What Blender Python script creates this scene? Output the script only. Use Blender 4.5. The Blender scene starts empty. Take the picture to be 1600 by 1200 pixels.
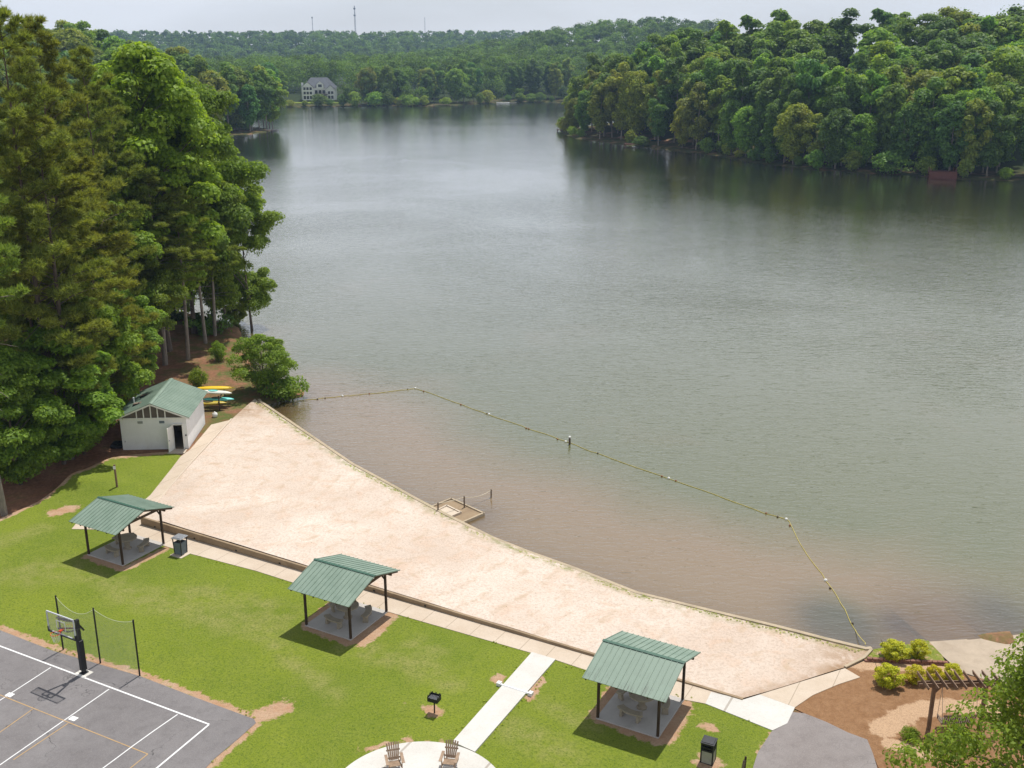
import bpy, bmesh, math, random
import numpy as np
from mathutils import Vector, Matrix, geometry
R = math.radians
random.seed(7)
rng = np.random.default_rng(11)
S = bpy.context.scene
COL = S.collection

# ---------------------------------------------------------------- camera, sky, sun, exposure
CAM_H, FPX, HORIZON = 30.0, 1650.0, 80.0
TH = math.atan((600 - HORIZON) / FPX)
cam = bpy.data.cameras.new("camera")
cam.sensor_width = 36.0
cam.lens = FPX / 1600 * 36.0
cam.clip_start, cam.clip_end = 0.5, 8000.0
cam_ob = bpy.data.objects.new("camera", cam)
COL.objects.link(cam_ob)
cam_ob.location = (0, 0, CAM_H)
cam_ob.rotation_euler = (math.pi / 2 - TH, 0, 0)
S.camera = cam_ob

SUN_EL, SUN_AZ = 68.0, 62.0            # azimuth measured from +x towards +y
world = bpy.data.worlds.new("World")
S.world = world
world.use_nodes = True
wn, wl = world.node_tree.nodes, world.node_tree.links
wn.clear()
w_out = wn.new("ShaderNodeOutputWorld")
w_bg = wn.new("ShaderNodeBackground")
sky = wn.new("ShaderNodeTexSky")
sky.sky_type = 'NISHITA'
sky.sun_disc = False
sky.sun_elevation = R(SUN_EL)
sky.sun_rotation = R(90 - SUN_AZ)
sky.air_density, sky.dust_density, sky.ozone_density = 1.0, 2.0, 1.0
# thin veil of high cloud over the blue
tc = wn.new("ShaderNodeTexCoord")
mp = wn.new("ShaderNodeMapping")
mp.inputs["Scale"].default_value = (1.2, 1.2, 5.0)
nz = wn.new("ShaderNodeTexNoise")
nz.inputs["Scale"].default_value = 2.2
nz.inputs["Detail"].default_value = 5
rp = wn.new("ShaderNodeMapRange")
rp.inputs[1].default_value, rp.inputs[2].default_value = 0.3, 0.65
rp.inputs[3].default_value, rp.inputs[4].default_value = 0.55, 0.95
mxw = wn.new("ShaderNodeMix")
mxw.data_type = 'RGBA'
# the veil is brightest in the thick air at the skyline and thins overhead
spz = wn.new("ShaderNodeSeparateXYZ")
wl.new(tc.outputs["Generated"], spz.inputs[0])
zr = wn.new("ShaderNodeMapRange")
zr.inputs[1].default_value, zr.inputs[2].default_value = 0.12, 0.85
wl.new(spz.outputs[2], zr.inputs[0])
veil = wn.new("ShaderNodeMix")
veil.data_type = 'RGBA'
veil.inputs["A"].default_value = (8.6, 8.75, 9.0, 1)
veil.inputs["B"].default_value = (3.3, 3.7, 4.3, 1)
wl.new(zr.outputs[0], veil.inputs["Factor"])
wl.new(veil.outputs["Result"], mxw.inputs["B"])
wl.new(tc.outputs["Generated"], mp.inputs["Vector"])
wl.new(mp.outputs[0], nz.inputs["Vector"])
wl.new(nz.outputs["Fac"], rp.inputs[0])
wl.new(rp.outputs[0], mxw.inputs["Factor"])
wl.new(sky.outputs[0], mxw.inputs["A"])
wl.new(mxw.outputs["Result"], w_bg.inputs["Color"])
w_bg.inputs["Strength"].default_value = 0.11
wl.new(w_bg.outputs[0], w_out.inputs["Surface"])

sun = bpy.data.lights.new("sun", 'SUN')
sun.energy = 4.7
sun.angle = R(0.6)
sun.color = (1.0, 0.965, 0.91)
sun_ob = bpy.data.objects.new("sun", sun)
COL.objects.link(sun_ob)
sd = Vector((math.cos(R(SUN_AZ)) * math.cos(R(SUN_EL)), math.sin(R(SUN_AZ)) * math.cos(R(SUN_EL)), math.sin(R(SUN_EL))))
sun_ob.rotation_euler = (-sd).to_track_quat('-Z', 'Y').to_euler()
sun_ob.location = sd * 200

vs = S.view_settings
vs.view_transform = 'Standard'
vs.look = 'None'
vs.exposure = 0.0
vs.gamma = 1.0
vs.use_curve_mapping = False
S.cycles.max_bounces = 7
S.cycles.diffuse_bounces = 3
S.cycles.glossy_bounces = 3
S.cycles.transmission_bounces = 4
S.cycles.transparent_max_bounces = 8
S.cycles.volume_bounces = 0
S.cycles.use_denoising = True

# ---------------------------------------------------------------- pixel -> place on a level
FWD = np.array([0, math.cos(TH), -math.sin(TH)])
UPV = np.array([0, math.sin(TH), math.cos(TH)])
def at(px, py, z=0.0):
    d = np.array([px - 800.0, 0, 0]) + FPX * FWD - (py - 600.0) * UPV
    t = (z - CAM_H) / d[2]
    return (d[0] * t, d[1] * t)
def poly(pts, z=0.0):
    return [at(x, y, z) for x, y in pts]
def top_at(px, py, Y):
    """where a ray through a pixel stands at distance Y: x and height"""
    d = np.array([px - 800.0, 0, 0]) + FPX * FWD - (py - 600.0) * UPV
    t = Y / d[1]
    return d[0] * t, CAM_H + d[2] * t
ANG = R(-28.8)
U2 = (math.cos(ANG), math.sin(ANG))
V2 = (-math.sin(ANG), math.cos(ANG))
WATER = -0.45

# ---------------------------------------------------------------- materials
def new_mat(name):
    m = bpy.data.materials.new(name)
    m.use_nodes = True
    nt = m.node_tree
    nt.nodes.clear()
    return m, nt.nodes, nt.links
def node(n, kind, **kw):
    x = n.new(kind)
    for k, v in kw.items():
        setattr(x, k, v)
    return x
def noise(n, l, vec, scale, detail=4, rough=0.6, dist=0.0):
    x = n.new("ShaderNodeTexNoise")
    x.inputs["Scale"].default_value = scale
    x.inputs["Detail"].default_value = detail
    x.inputs["Roughness"].default_value = rough
    x.inputs["Distortion"].default_value = dist
    if vec is not None:
        l.new(vec, x.inputs["Vector"])
    return x.outputs["Fac"]
def remap(n, l, v, a, b, c=0.0, d=1.0):
    x = n.new("ShaderNodeMapRange")
    x.inputs[1].default_value, x.inputs[2].default_value = a, b
    x.inputs[3].default_value, x.inputs[4].default_value = c, d
    l.new(v, x.inputs[0])
    return x.outputs[0]
def mix(n, l, fac, a, b, mode='MIX'):
    x = n.new("ShaderNodeMix")
    x.data_type = 'RGBA'
    x.blend_type = mode
    for s, v in (("Factor", fac), ("A", a), ("B", b)):
        sock = x.inputs[s] if s != "Factor" else x.inputs[0]
        if isinstance(v, (int, float)):
            sock.default_value = v
        elif isinstance(v, (tuple, list)):
            sock.default_value = (*v[:3], 1)
        else:
            l.new(v, sock)
    return x.outputs["Result"]
def mth(n, l, op, a, b=None):
    x = n.new("ShaderNodeMath")
    x.operation = op
    for i, v in enumerate((a, b)):
        if v is None:
            continue
        if isinstance(v, (int, float)):
            x.inputs[i].default_value = v
        else:
            l.new(v, x.inputs[i])
    return x.outputs[0]
def attr(n, name):
    x = n.new("ShaderNodeAttribute")
    x.attribute_name = name
    return x.outputs["Fac"]
def finish(m, n, l, col, rough=0.7, spec=0.3, metal=0.0, bump=None, bstr=0.3, bdist=0.02):
    p = n.new("ShaderNodeBsdfPrincipled")
    o = n.new("ShaderNodeOutputMaterial")
    if isinstance(col, (tuple, list)):
        p.inputs["Base Color"].default_value = (*col[:3], 1)
    else:
        l.new(col, p.inputs["Base Color"])
    if isinstance(rough, (int, float)):
        p.inputs["Roughness"].default_value = rough
    else:
        l.new(rough, p.inputs["Roughness"])
    p.inputs["Specular IOR Level"].default_value = spec
    p.inputs["Metallic"].default_value = metal
    if bump is not None:
        b = n.new("ShaderNodeBump")
        b.inputs["Strength"].default_value = bstr
        b.inputs["Distance"].default_value = bdist
        l.new(bump, b.inputs["Height"])
        l.new(b.outputs[0], p.inputs["Normal"])
    l.new(p.outputs[0], o.inputs["Surface"])
    return m
def simple(name, c, rough=0.6, var=0.15, scale=3.0, spec=0.3, metal=0.0, bstr=0.15, grime=None):
    """one paint or timber or stone: base colour broken up by two noises"""
    m, n, l = new_mat(name)
    t = n.new("ShaderNodeTexCoord").outputs["Object"]
    f1 = noise(n, l, t, scale, 5, 0.65)
    f2 = noise(n, l, t, scale * 9, 3, 0.6)
    lo = tuple(x * (1 - var) for x in c)
    hi = tuple(min(1, x * (1 + var)) for x in c)
    col = mix(n, l, remap(n, l, f1, 0.3, 0.7), lo, hi)
    col = mix(n, l, remap(n, l, f2, 0.35, 0.65, 0, 0.35), col, lo)
    if grime:
        g = noise(n, l, t, scale * 0.7, 6, 0.75, 0.6)
        col = mix(n, l, remap(n, l, g, 0.52, 0.75, 0, 0.7), col, grime)
    return finish(m, n, l, col, rough, spec, metal, f2, bstr, 0.01)

M = {}
M['concrete'] = simple('concrete', (0.56, 0.47, 0.37), 0.85, 0.12, 0.5, 0.2, grime=(0.36, 0.29, 0.22))
M['ramp_concrete'] = simple('ramp_concrete', (0.40, 0.325, 0.245), 0.9, 0.15, 0.6, 0.2, grime=(0.27, 0.21, 0.15))
M['white_concrete'] = simple('white_concrete', (0.66, 0.63, 0.57), 0.85, 0.08, 0.6, 0.2, grime=(0.52, 0.48, 0.42))
M['pad_concrete'] = simple('pad_concrete', (0.46, 0.43, 0.40), 0.85, 0.1, 0.8, 0.2, grime=(0.33, 0.3, 0.26))
M['cast_stone'] = simple('cast_stone', (0.34, 0.29, 0.22), 0.85, 0.22, 2.5, 0.2, grime=(0.2, 0.17, 0.12))
M['wall_concrete'] = simple('wall_concrete', (0.30, 0.22, 0.14), 0.9, 0.2, 0.7, 0.2, grime=(0.19, 0.13, 0.085))
M['seawall'] = simple('seawall', (0.42, 0.34, 0.24), 0.9, 0.22, 0.8, 0.2, grime=(0.25, 0.24, 0.11))
M['post_wood'] = simple('post_wood', (0.055, 0.034, 0.02), 0.75, 0.35, 2.0)
M['beam_wood'] = simple('beam_wood', (0.10, 0.06, 0.036), 0.8, 0.3, 2.0)
M['grey_wood'] = simple('grey_wood', (0.20, 0.15, 0.11), 0.85, 0.3, 3.0)
M['chair_wood'] = simple('chair_wood', (0.33, 0.23, 0.155), 0.75, 0.25, 4.0)
M['pergola_wood'] = simple('pergola_wood', (0.19, 0.118, 0.074), 0.7, 0.3, 3.0)
M['white_paint'] = simple('white_paint', (0.74, 0.74, 0.73), 0.7, 0.05, 1.2, 0.3, grime=(0.66, 0.63, 0.58))
M['cream_paint'] = simple('cream_paint', (0.62, 0.60, 0.50), 0.75, 0.07, 0.9, 0.3, grime=(0.53, 0.50, 0.40))
M['trim_white'] = simple('trim_white', (0.74, 0.73, 0.68), 0.6, 0.05, 3)
M['louvre'] = simple('louvre', (0.20, 0.165, 0.12), 0.8, 0.2, 3)
M['interior'] = simple('interior', (0.22, 0.17, 0.12), 0.8, 0.2, 2)
M['dark_metal'] = simple('dark_metal', (0.018, 0.019, 0.022), 0.45, 0.25, 5, 0.5)
M['black_steel'] = simple('black_steel', (0.012, 0.012, 0.013), 0.55, 0.3, 6, 0.4)
M['steel'] = simple('steel', (0.33, 0.34, 0.36), 0.45, 0.15, 6, 0.5, 0.6)
M['bin_panel'] = simple('bin_panel', (0.33, 0.32, 0.26), 0.7, 0.15, 6)
M['bin_blue'] = simple('bin_blue', (0.15, 0.18, 0.205), 0.6, 0.2, 6)
M['red_rim'] = simple('red_rim', (0.65, 0.07, 0.03), 0.45, 0.1, 6)
M['net_white'] = simple('net_white', (0.70, 0.72, 0.62), 0.9, 0.1, 6)
M['rope_yellow'] = simple('rope_yellow', (0.50, 0.42, 0.12), 0.85, 0.25, 3)
M['rope_tan'] = simple('rope_tan', (0.55, 0.48, 0.36), 0.9, 0.15, 3)
M['float_white'] = simple('float_white', (0.75, 0.74, 0.70), 0.5, 0.08, 6)
M['float_red'] = simple('float_red', (0.28, 0.10, 0.05), 0.6, 0.25, 6)
M['float_dark'] = simple('float_dark', (0.09, 0.06, 0.04), 0.6, 0.25, 6)
M['kayak_yellow'] = simple('kayak_yellow', (0.80, 0.52, 0.02), 0.4, 0.06, 2, 0.5)
M['kayak_olive'] = simple('kayak_olive', (0.46, 0.34, 0.03), 0.45, 0.15, 2, 0.5)
M['kayak_teal'] = simple('kayak_teal', (0.16, 0.62, 0.58), 0.4, 0.06, 2, 0.5)
M['kayak_white'] = simple('kayak_white', (0.74, 0.74, 0.66), 0.4, 0.05, 2, 0.5)
M['red_block'] = simple('red_block', (0.26, 0.13, 0.095), 0.9, 0.3, 4, 0.2, bstr=0.4)
M['dock_red'] = simple('dock_red', (0.12, 0.045, 0.034), 0.8, 0.2, 1)
M['dock_brown'] = simple('dock_brown', (0.10, 0.07, 0.05), 0.8, 0.2, 1)
M['siding'] = simple('siding', (0.84, 0.84, 0.83), 0.7, 0.04, 0.5)
M['shingle'] = simple('shingle', (0.13, 0.14, 0.155), 0.85, 0.2, 0.8)
M['window_glass'] = simple('window_glass', (0.02, 0.025, 0.03), 0.12, 0.1, 1, 0.6)
M['tower_grey'] = simple('tower_grey', (0.16, 0.17, 0.19), 0.6, 0.1, 0.1)
M['paint_white'] = simple('paint_white', (0.72, 0.72, 0.71), 0.8, 0.06, 2, grime=(0.55, 0.54, 0.53))
M['paint_yellow'] = simple('paint_yellow', (0.46, 0.30, 0.14), 0.8, 0.12, 2, grime=(0.26, 0.2, 0.15))
M['plastic_pad'] = simple('plastic_pad', (0.02, 0.022, 0.026), 0.5, 0.2, 4)
M['blue_tarp'] = simple('blue_tarp', (0.03, 0.09, 0.12), 0.6, 0.2, 2)

def bark(name, lo, hi):
    m, n, l = new_mat(name)
    g = n.new("ShaderNodeNewGeometry").outputs["Position"]
    mpn = n.new("ShaderNodeMapping")
    mpn.inputs["Scale"].default_value = (3.5, 3.5, 0.7)
    l.new(g, mpn.inputs["Vector"])
    f = noise(n, l, mpn.outputs[0], 1.6, 6, 0.7, 0.4)
    return finish(m, n, l, mix(n, l, remap(n, l, f, 0.3, 0.7), lo, hi), 0.9, 0.15, 0, f, 0.6, 0.05)
M['bark'] = bark('bark', (0.06, 0.045, 0.034), (0.21, 0.165, 0.13))
M['bark_pale'] = bark('bark_pale', (0.15, 0.125, 0.10), (0.36, 0.31, 0.26))

def leaf(name, dark, light, trans=0.35, yellow=(0.16, 0.17, 0.02)):
    """leaves: every leaf its own shade; the tree's own tint comes from the object colour"""
    m, n, l = new_mat(name)
    geo = n.new("ShaderNodeNewGeometry")
    oi = n.new("ShaderNodeObjectInfo")
    base = mix(n, l, geo.outputs["Random Per Island"], dark, light)
    pos = noise(n, l, geo.outputs["Position"], 0.32, 3, 0.5)
    base = mix(n, l, remap(n, l, pos, 0.52, 0.72, 0, 0.4), base, yellow)
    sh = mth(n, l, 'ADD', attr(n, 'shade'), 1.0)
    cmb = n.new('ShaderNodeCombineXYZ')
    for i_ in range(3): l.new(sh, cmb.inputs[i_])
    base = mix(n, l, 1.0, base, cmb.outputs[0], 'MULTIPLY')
    col = mix(n, l, 1.0, base, oi.outputs["Color"], 'MULTIPLY')
    p = n.new("ShaderNodeBsdfPrincipled")
    p.inputs["Roughness"].default_value = 0.55
    p.inputs["Specular IOR Level"].default_value = 0.25
    l.new(col, p.inputs["Base Color"])
    t = n.new("ShaderNodeBsdfTranslucent")
    l.new(mix(n, l, 1.0, col, (1.25, 1.2, 0.55), 'MULTIPLY'), t.inputs["Color"])
    ms = n.new("ShaderNodeMixShader")
    ms.inputs[0].default_value = trans
    l.new(p.outputs[0], ms.inputs[1])
    l.new(t.outputs[0], ms.inputs[2])
    o = n.new("ShaderNodeOutputMaterial")
    l.new(ms.outputs[0], o.inputs["Surface"])
    return m
M['leaf'] = leaf('leaf', (0.145, 0.225, 0.032), (0.30, 0.41, 0.055), 0.5)
M['needle'] = leaf('needle', (0.135, 0.185, 0.04), (0.33, 0.385, 0.085), 0.42, (0.31, 0.37, 0.078))
M['far_leaf'] = leaf('far_leaf', (0.12, 0.21, 0.042), (0.25, 0.37, 0.07), 0.48, (0.31, 0.36, 0.06))
M['bush_leaf'] = leaf('bush_leaf', (0.34, 0.36, 0.014), (0.68, 0.62, 0.03), 0.3, (0.72, 0.58, 0.03))

def green_roof():
    m, n, l = new_mat('green_roof')
    t = n.new("ShaderNodeTexCoord").outputs["Object"]
    f = noise(n, l, t, 0.9, 5, 0.7)
    col = mix(n, l, remap(n, l, f, 0.3, 0.7), (0.155, 0.22, 0.168), (0.218, 0.288, 0.228))
    mpn = n.new("ShaderNodeMapping")
    mpn.inputs["Scale"].default_value = (9, 1.3, 1.3)
    l.new(t, mpn.inputs["Vector"])
    g = noise(n, l, mpn.outputs[0], 1.0, 5, 0.75)
    col = mix(n, l, remap(n, l, g, 0.58, 0.72, 0, 0.55), col, (0.075, 0.11, 0.075))
    return finish(m, n, l, col, remap(n, l, f, 0.3, 0.7, 0.45, 0.65), 0.4, 0.0, g, 0.05, 0.01)
M['green_roof'] = green_roof()
def streaked_roof():
    m = M['green_roof'].copy()
    m.name = 'streaked_roof'
    n, l = m.node_tree.nodes, m.node_tree.links
    p = next(x for x in n if x.type == 'BSDF_PRINCIPLED')
    src = p.inputs["Base Color"].links[0].from_socket
    t = n.new("ShaderNodeTexCoord").outputs["Object"]
    sp = n.new("ShaderNodeSeparateXYZ")
    l.new(t, sp.inputs[0])
    low = remap(n, l, sp.outputs[1], -1.0, -2.2)
    mpn = n.new("ShaderNodeMapping")
    mpn.inputs["Scale"].default_value = (11, 0.6, 0.6)
    l.new(t, mpn.inputs["Vector"])
    a = remap(n, l, noise(n, l, mpn.outputs[0], 1.0, 4, 0.7), 0.50, 0.62)
    b = remap(n, l, noise(n, l, t, 1.1, 3, 0.6), 0.42, 0.55)
    f = mth(n, l, 'MULTIPLY', mth(n, l, 'MULTIPLY', a, b), mth(n, l, 'MULTIPLY', low, 0.75))
    l.new(mix(n, l, f, src, (0.055, 0.06, 0.05)), p.inputs["Base Color"])
    return m
M['streaked_roof'] = streaked_roof()
M['board_white'] = simple('board_white', (0.55, 0.57, 0.60), 0.5, 0.08, 5)
M['roof_trim'] = simple('roof_trim', (0.05, 0.12, 0.085), 0.5, 0.15, 2)

def glass_clear():
    m, n, l = new_mat('clear_panel')
    tr = n.new("ShaderNodeBsdfTransparent")
    gl = n.new("ShaderNodeBsdfGlossy")
    gl.inputs["Roughness"].default_value = 0.08
    ms = n.new("ShaderNodeMixShader")
    ms.inputs[0].default_value = 0.18
    o = n.new("ShaderNodeOutputMaterial")
    l.new(tr.outputs[0], ms.inputs[1])
    l.new(gl.outputs[0], ms.inputs[2])
    l.new(ms.outputs[0], o.inputs["Surface"])
    return m
M['clear_panel'] = glass_clear()
def netting():
    """fine knotted mesh: square holes, the threads a centimetre wide"""
    m, n, l = new_mat('netting')
    uv = n.new("ShaderNodeTexCoord").outputs["UV"]
    sp = n.new("ShaderNodeSeparateXYZ")
    l.new(uv, sp.inputs[0])
    hit = None
    for ax in ("X", "Y"):
        fr = mth(n, l, 'FRACT', mth(n, l, 'MULTIPLY', sp.outputs[ax], 22.0))
        th = mth(n, l, 'LESS_THAN', fr, 0.09)
        hit = th if hit is None else mth(n, l, 'MAXIMUM', hit, th)
    d = n.new("ShaderNodeBsdfDiffuse")
    d.inputs["Color"].default_value = (0.42, 0.46, 0.42, 1)
    tr = n.new("ShaderNodeBsdfTransparent")
    ms = n.new("ShaderNodeMixShader")
    o = n.new("ShaderNodeOutputMaterial")
    l.new(hit, ms.inputs[0])
    l.new(tr.outputs[0], ms.inputs[1])
    l.new(d.outputs[0], ms.inputs[2])
    l.new(ms.outputs[0], o.inputs["Surface"])
    return m
M['netting'] = netting()

# ---------------------------------------------------------------- mesh builder
class MB:
    def __init__(s):
        s.v, s.f, s.uv = [], [], None
    def add(s, vs_, fs_):
        b = len(s.v)
        s.v += [tuple(map(float, p)) for p in vs_]
        s.f += [tuple(i + b for i in q) for q in fs_]
        return s
    def hexa(s, b4, t4):
        return s.add(list(b4) + list(t4), [(3, 2, 1, 0), (4, 5, 6, 7), (0, 1, 5, 4), (1, 2, 6, 5), (2, 3, 7, 6), (3, 0, 4, 7)])
    def box(s, c, d, rz=0.0, ry=0.0, rx=0.0):
        m = Matrix.Translation(c) @ Matrix.Rotation(rz, 4, 'Z') @ Matrix.Rotation(ry, 4, 'Y') @ Matrix.Rotation(rx, 4, 'X')
        x, y, z = d[0] / 2, d[1] / 2, d[2] / 2
        p = [m @ Vector(q) for q in ((-x, -y, -z), (x, -y, -z), (x, y, -z), (-x, y, -z), (-x, -y, z), (x, -y, z), (x, y, z), (-x, y, z))]
        return s.hexa(p[:4], p[4:])
    def bar(s, a, b, w, h=None, up=(0, 0, 1)):
        """a square timber from a to b"""
        h = h or w
        a, b = Vector(a), Vector(b)
        d = (b - a).normalized()
        upv = Vector(up)
        if abs(d.dot(upv)) > 0.98:
            upv = Vector((0, 1, 0))
        x = d.cross(upv).normalized() * (w / 2)
        y = x.cross(d).normalized() * (h / 2)
        return s.hexa([a - x - y, a + x - y, a + x + y, a - x + y], [b - x - y, b + x - y, b + x + y, b - x + y])
    def tube(s, pts, r, n=8, cap=True):
        P = [Vector(p) for p in pts]
        rr = r if isinstance(r, (list, tuple)) else [r] * len(P)
        vs_, fs_ = [], []
        for i, p in enumerate(P):
            d = (P[min(i + 1, len(P) - 1)] - P[max(i - 1, 0)]).normalized()
            a = d.orthogonal().normalized() if abs(d.z) > 0.9 else d.cross(Vector((0, 0, 1))).normalized()
            if abs(d.z) > 0.9:
                a = (Vector((1, 0, 0)) - d * d.x).normalized()
            b = d.cross(a)
            for k in range(n):
                t = 2 * math.pi * k / n
                vs_.append(p + (a * math.cos(t) + b * math.sin(t)) * rr[i])
        for i in range(len(P) - 1):
            for k in range(n):
                k2 = (k + 1) % n
                fs_.append((i * n + k, i * n + k2, (i + 1) * n + k2, (i + 1) * n + k))
        if cap:
            fs_.append(tuple(range(n - 1, -1, -1)))
            fs_.append(tuple((len(P) - 1) * n + k for k in range(n)))
        return s.add(vs_, fs_)
    def lathe(s, prof, c=(0, 0, 0), n=20, a0=0.0, a1=2 * math.pi):
        full = abs(a1 - a0 - 2 * math.pi) < 1e-6
        m = n if full else n + 1
        vs_, fs_ = [], []
        for r, z in prof:
            for k in range(m):
                t = a0 + (a1 - a0) * k / n
                vs_.append((c[0] + r * math.cos(t), c[1] + r * math.sin(t), c[2] + z))
        for i in range(len(prof) - 1):
            for k in range(n):
                k2 = (k + 1) % m
                fs_.append((i * m + k, i * m + k2, (i + 1) * m + k2, (i + 1) * m + k))
        return s.add(vs_, fs_)
    def prism(s, p2, z0, z1):
        n = len(p2)
        area = sum(p2[i][0] * p2[(i + 1) % n][1] - p2[(i + 1) % n][0] * p2[i][1] for i in range(n))
        if area < 0:
            p2 = p2[::-1]
        vs_ = [(x, y, z0) for x, y in p2] + [(x, y, z1) for x, y in p2]
        fs_ = [tuple(range(n - 1, -1, -1)), tuple(range(n, 2 * n))]
        fs_ += [(i, (i + 1) % n, n + (i + 1) % n, n + i) for i in range(n)]
        return s.add(vs_, fs_)
    def build(s, name, mat, parent=None, smooth=False, bevel=0.0):
        me = bpy.data.meshes.new(name)
        me.from_pydata(s.v, [], s.f)
        me.update()
        if isinstance(mat, str):
            mat = M[mat]
        me.materials.append(mat)
        if smooth:
            me.polygons.foreach_set("use_smooth", [True] * len(me.polygons))
        o = bpy.data.objects.new(name, me)
        COL.objects.link(o)
        if parent is not None:
            o.parent = parent
        if bevel:
            b = o.modifiers.new("bevel", 'BEVEL')
            b.width, b.segments, b.limit_method, b.angle_limit = bevel, 2, 'ANGLE', R(40)
        return o
def fast_mesh(name, V, F, mats, mat_idx=None, smooth=False):
    """numpy vertices and equal-length faces to one mesh datablock; F is a list of (n,k) arrays"""
    V = np.asarray(V, np.float32)
    F = [np.asarray(f, np.int32) for f in (F if isinstance(F, list) else [F]) if len(f)]
    me = bpy.data.meshes.new(name)
    me.vertices.add(len(V))
    me.vertices.foreach_set("co", V.ravel())
    loops = np.concatenate([f.ravel() for f in F])
    cnt = np.concatenate([np.full(len(f), f.shape[1], np.int32) for f in F])
    me.loops.add(len(loops))
    me.loops.foreach_set("vertex_index", loops)
    me.polygons.add(len(cnt))
    me.polygons.foreach_set("loop_start", np.concatenate([[0], np.cumsum(cnt)[:-1]]).astype(np.int32))
    me.polygons.foreach_set("loop_total", cnt)
    for m in mats:
        me.materials.append(M[m] if isinstance(m, str) else m)
    if mat_idx is not None:
        me.polygons.foreach_set("material_index", np.concatenate([np.full(len(f), i, np.int32) for f, i in zip(F, mat_idx)]))
    if smooth:
        me.polygons.foreach_set("use_smooth", np.ones(len(cnt), bool))
    me.update(calc_edges=True)
    me.validate()
    return me
def link(me, name, parent=None):
    o = bpy.data.objects.new(name, me)
    COL.objects.link(o)
    if parent is not None:
        o.parent = parent
    return o
def tag(o, label=None, cat=None, group=None, kind=None):
    if label: o["label"] = label
    if cat: o["category"] = cat
    if group: o["group"] = group
    if kind: o["kind"] = kind
    return o
def empty(name, loc, rz=0.0):
    o = bpy.data.objects.new(name, None)
    o.empty_display_size = 0.3
    COL.objects.link(o)
    o.location = loc
    o.rotation_euler = (0, 0, rz)
    return o
def dup(o, parent=None):
    c = o.copy()
    COL.objects.link(c)
    if parent is not None:
        c.parent = parent
    for ch in list(o.children):
        dup(ch, c)
    return c
# ================================================================ THE SETTING
def sstep(a, b, x):
    t = np.clip((x - a) / (b - a), 0, 1)
    return t * t * (3 - 2 * t)
def seg_dist(x, y, a, b):
    ax, ay = a; bx, by = b
    dx, dy = bx - ax, by - ay
    t = np.clip(((x - ax) * dx + (y - ay) * dy) / (dx * dx + dy * dy + 1e-9), 0, 1)
    return np.hypot(x - ax - t * dx, y - ay - t * dy)
def line_dist(x, y, pts):
    d = np.full(np.shape(x), 1e9)
    for a, b in zip(pts[:-1], pts[1:]):
        d = np.minimum(d, seg_dist(x, y, a, b))
    return d
def inside(x, y, pts):
    r = np.zeros(np.shape(x), bool)
    n = len(pts)
    for i in range(n):
        (x1, y1), (x2, y2) = pts[i], pts[(i + 1) % n]
        c = ((y1 > y) != (y2 > y))
        xi = (x2 - x1) * (y - y1) / (y2 - y1 + 1e-12) + x1
        r ^= c & (x < xi)
    return r
def sdist(x, y, pts):
    """distance to a closed outline, negative inside"""
    d = line_dist(x, y, list(pts) + [pts[0]])
    return np.where(inside(x, y, pts), -d, d)
def vnoise(x, y, s, seed=0):
    """smooth value noise for heights and outlines"""
    x = np.asarray(x, float) / s; y = np.asarray(y, float) / s
    xi, yi = np.floor(x).astype(np.int64), np.floor(y).astype(np.int64)
    fx, fy = x - xi, y - yi
    fx, fy = fx * fx * (3 - 2 * fx), fy * fy * (3 - 2 * fy)
    def h(a, b):
        v = np.sin(a * 127.1 + b * 311.7 + seed * 74.7) * 43758.5453
        return v - np.floor(v)
    return (h(xi, yi) * (1 - fx) + h(xi + 1, yi) * fx) * (1 - fy) + (h(xi, yi + 1) * (1 - fx) + h(xi + 1, yi + 1) * fx) * fy

SEA_PX = [(407, 627), (478, 675), (550, 724), (600, 751), (650, 779), (703, 807), (769, 839), (825, 861), (900, 888), (994, 925), (1100, 951), (1212, 978), (1290, 998), (1353, 1013)]
SEA = poly(SEA_PX, 0.1)
R_SHORE = poly([(1600, 283), (1520, 281), (1450, 277), (1350, 271), (1260, 265), (1180, 255), (1110, 242), (1060, 237), (1000, 230), (960, 225), (900, 217), (880, 210), (873, 203)], WATER)
FAR_SHORE = poly([(870, 160), (800, 160), (760, 162), (700, 165), (660, 166), (600, 167), (540, 167), (480, 167), (430, 168)], WATER)
HEADLAND = poly([(430, 203), (418, 207), (400, 209), (378, 211)], WATER)
NEAR_L = [(-50, 131), (-40, 125), (-31.5, 118), (-28, 108), (-25.5, 100), (-22, 96.5), (-19.4, 94.6), (-19.2, 92.6), (-21.5, 91.0)]
RAMP_EDGE = poly([(1358, 1016), (1385, 1012), (1417, 1008), (1450, 1000), (1510, 996), (1530, 988), (1575, 983), (1640, 975)], WATER)
LAKE = SEA + RAMP_EDGE + [(40, 62), (62, 90), (110, 150), (150, 220)] + R_SHORE + [(22, 440), (38, 475), (62, 505), (90, 560), (70, 640)] + FAR_SHORE + \
    [(-140, 600), (-150, 540), (-126, 480)] + HEADLAND + [(-114, 404), (-132, 385), (-152, 330), (-160, 260), (-140, 205), (-100, 165), (-62, 142)] + NEAR_L

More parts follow.
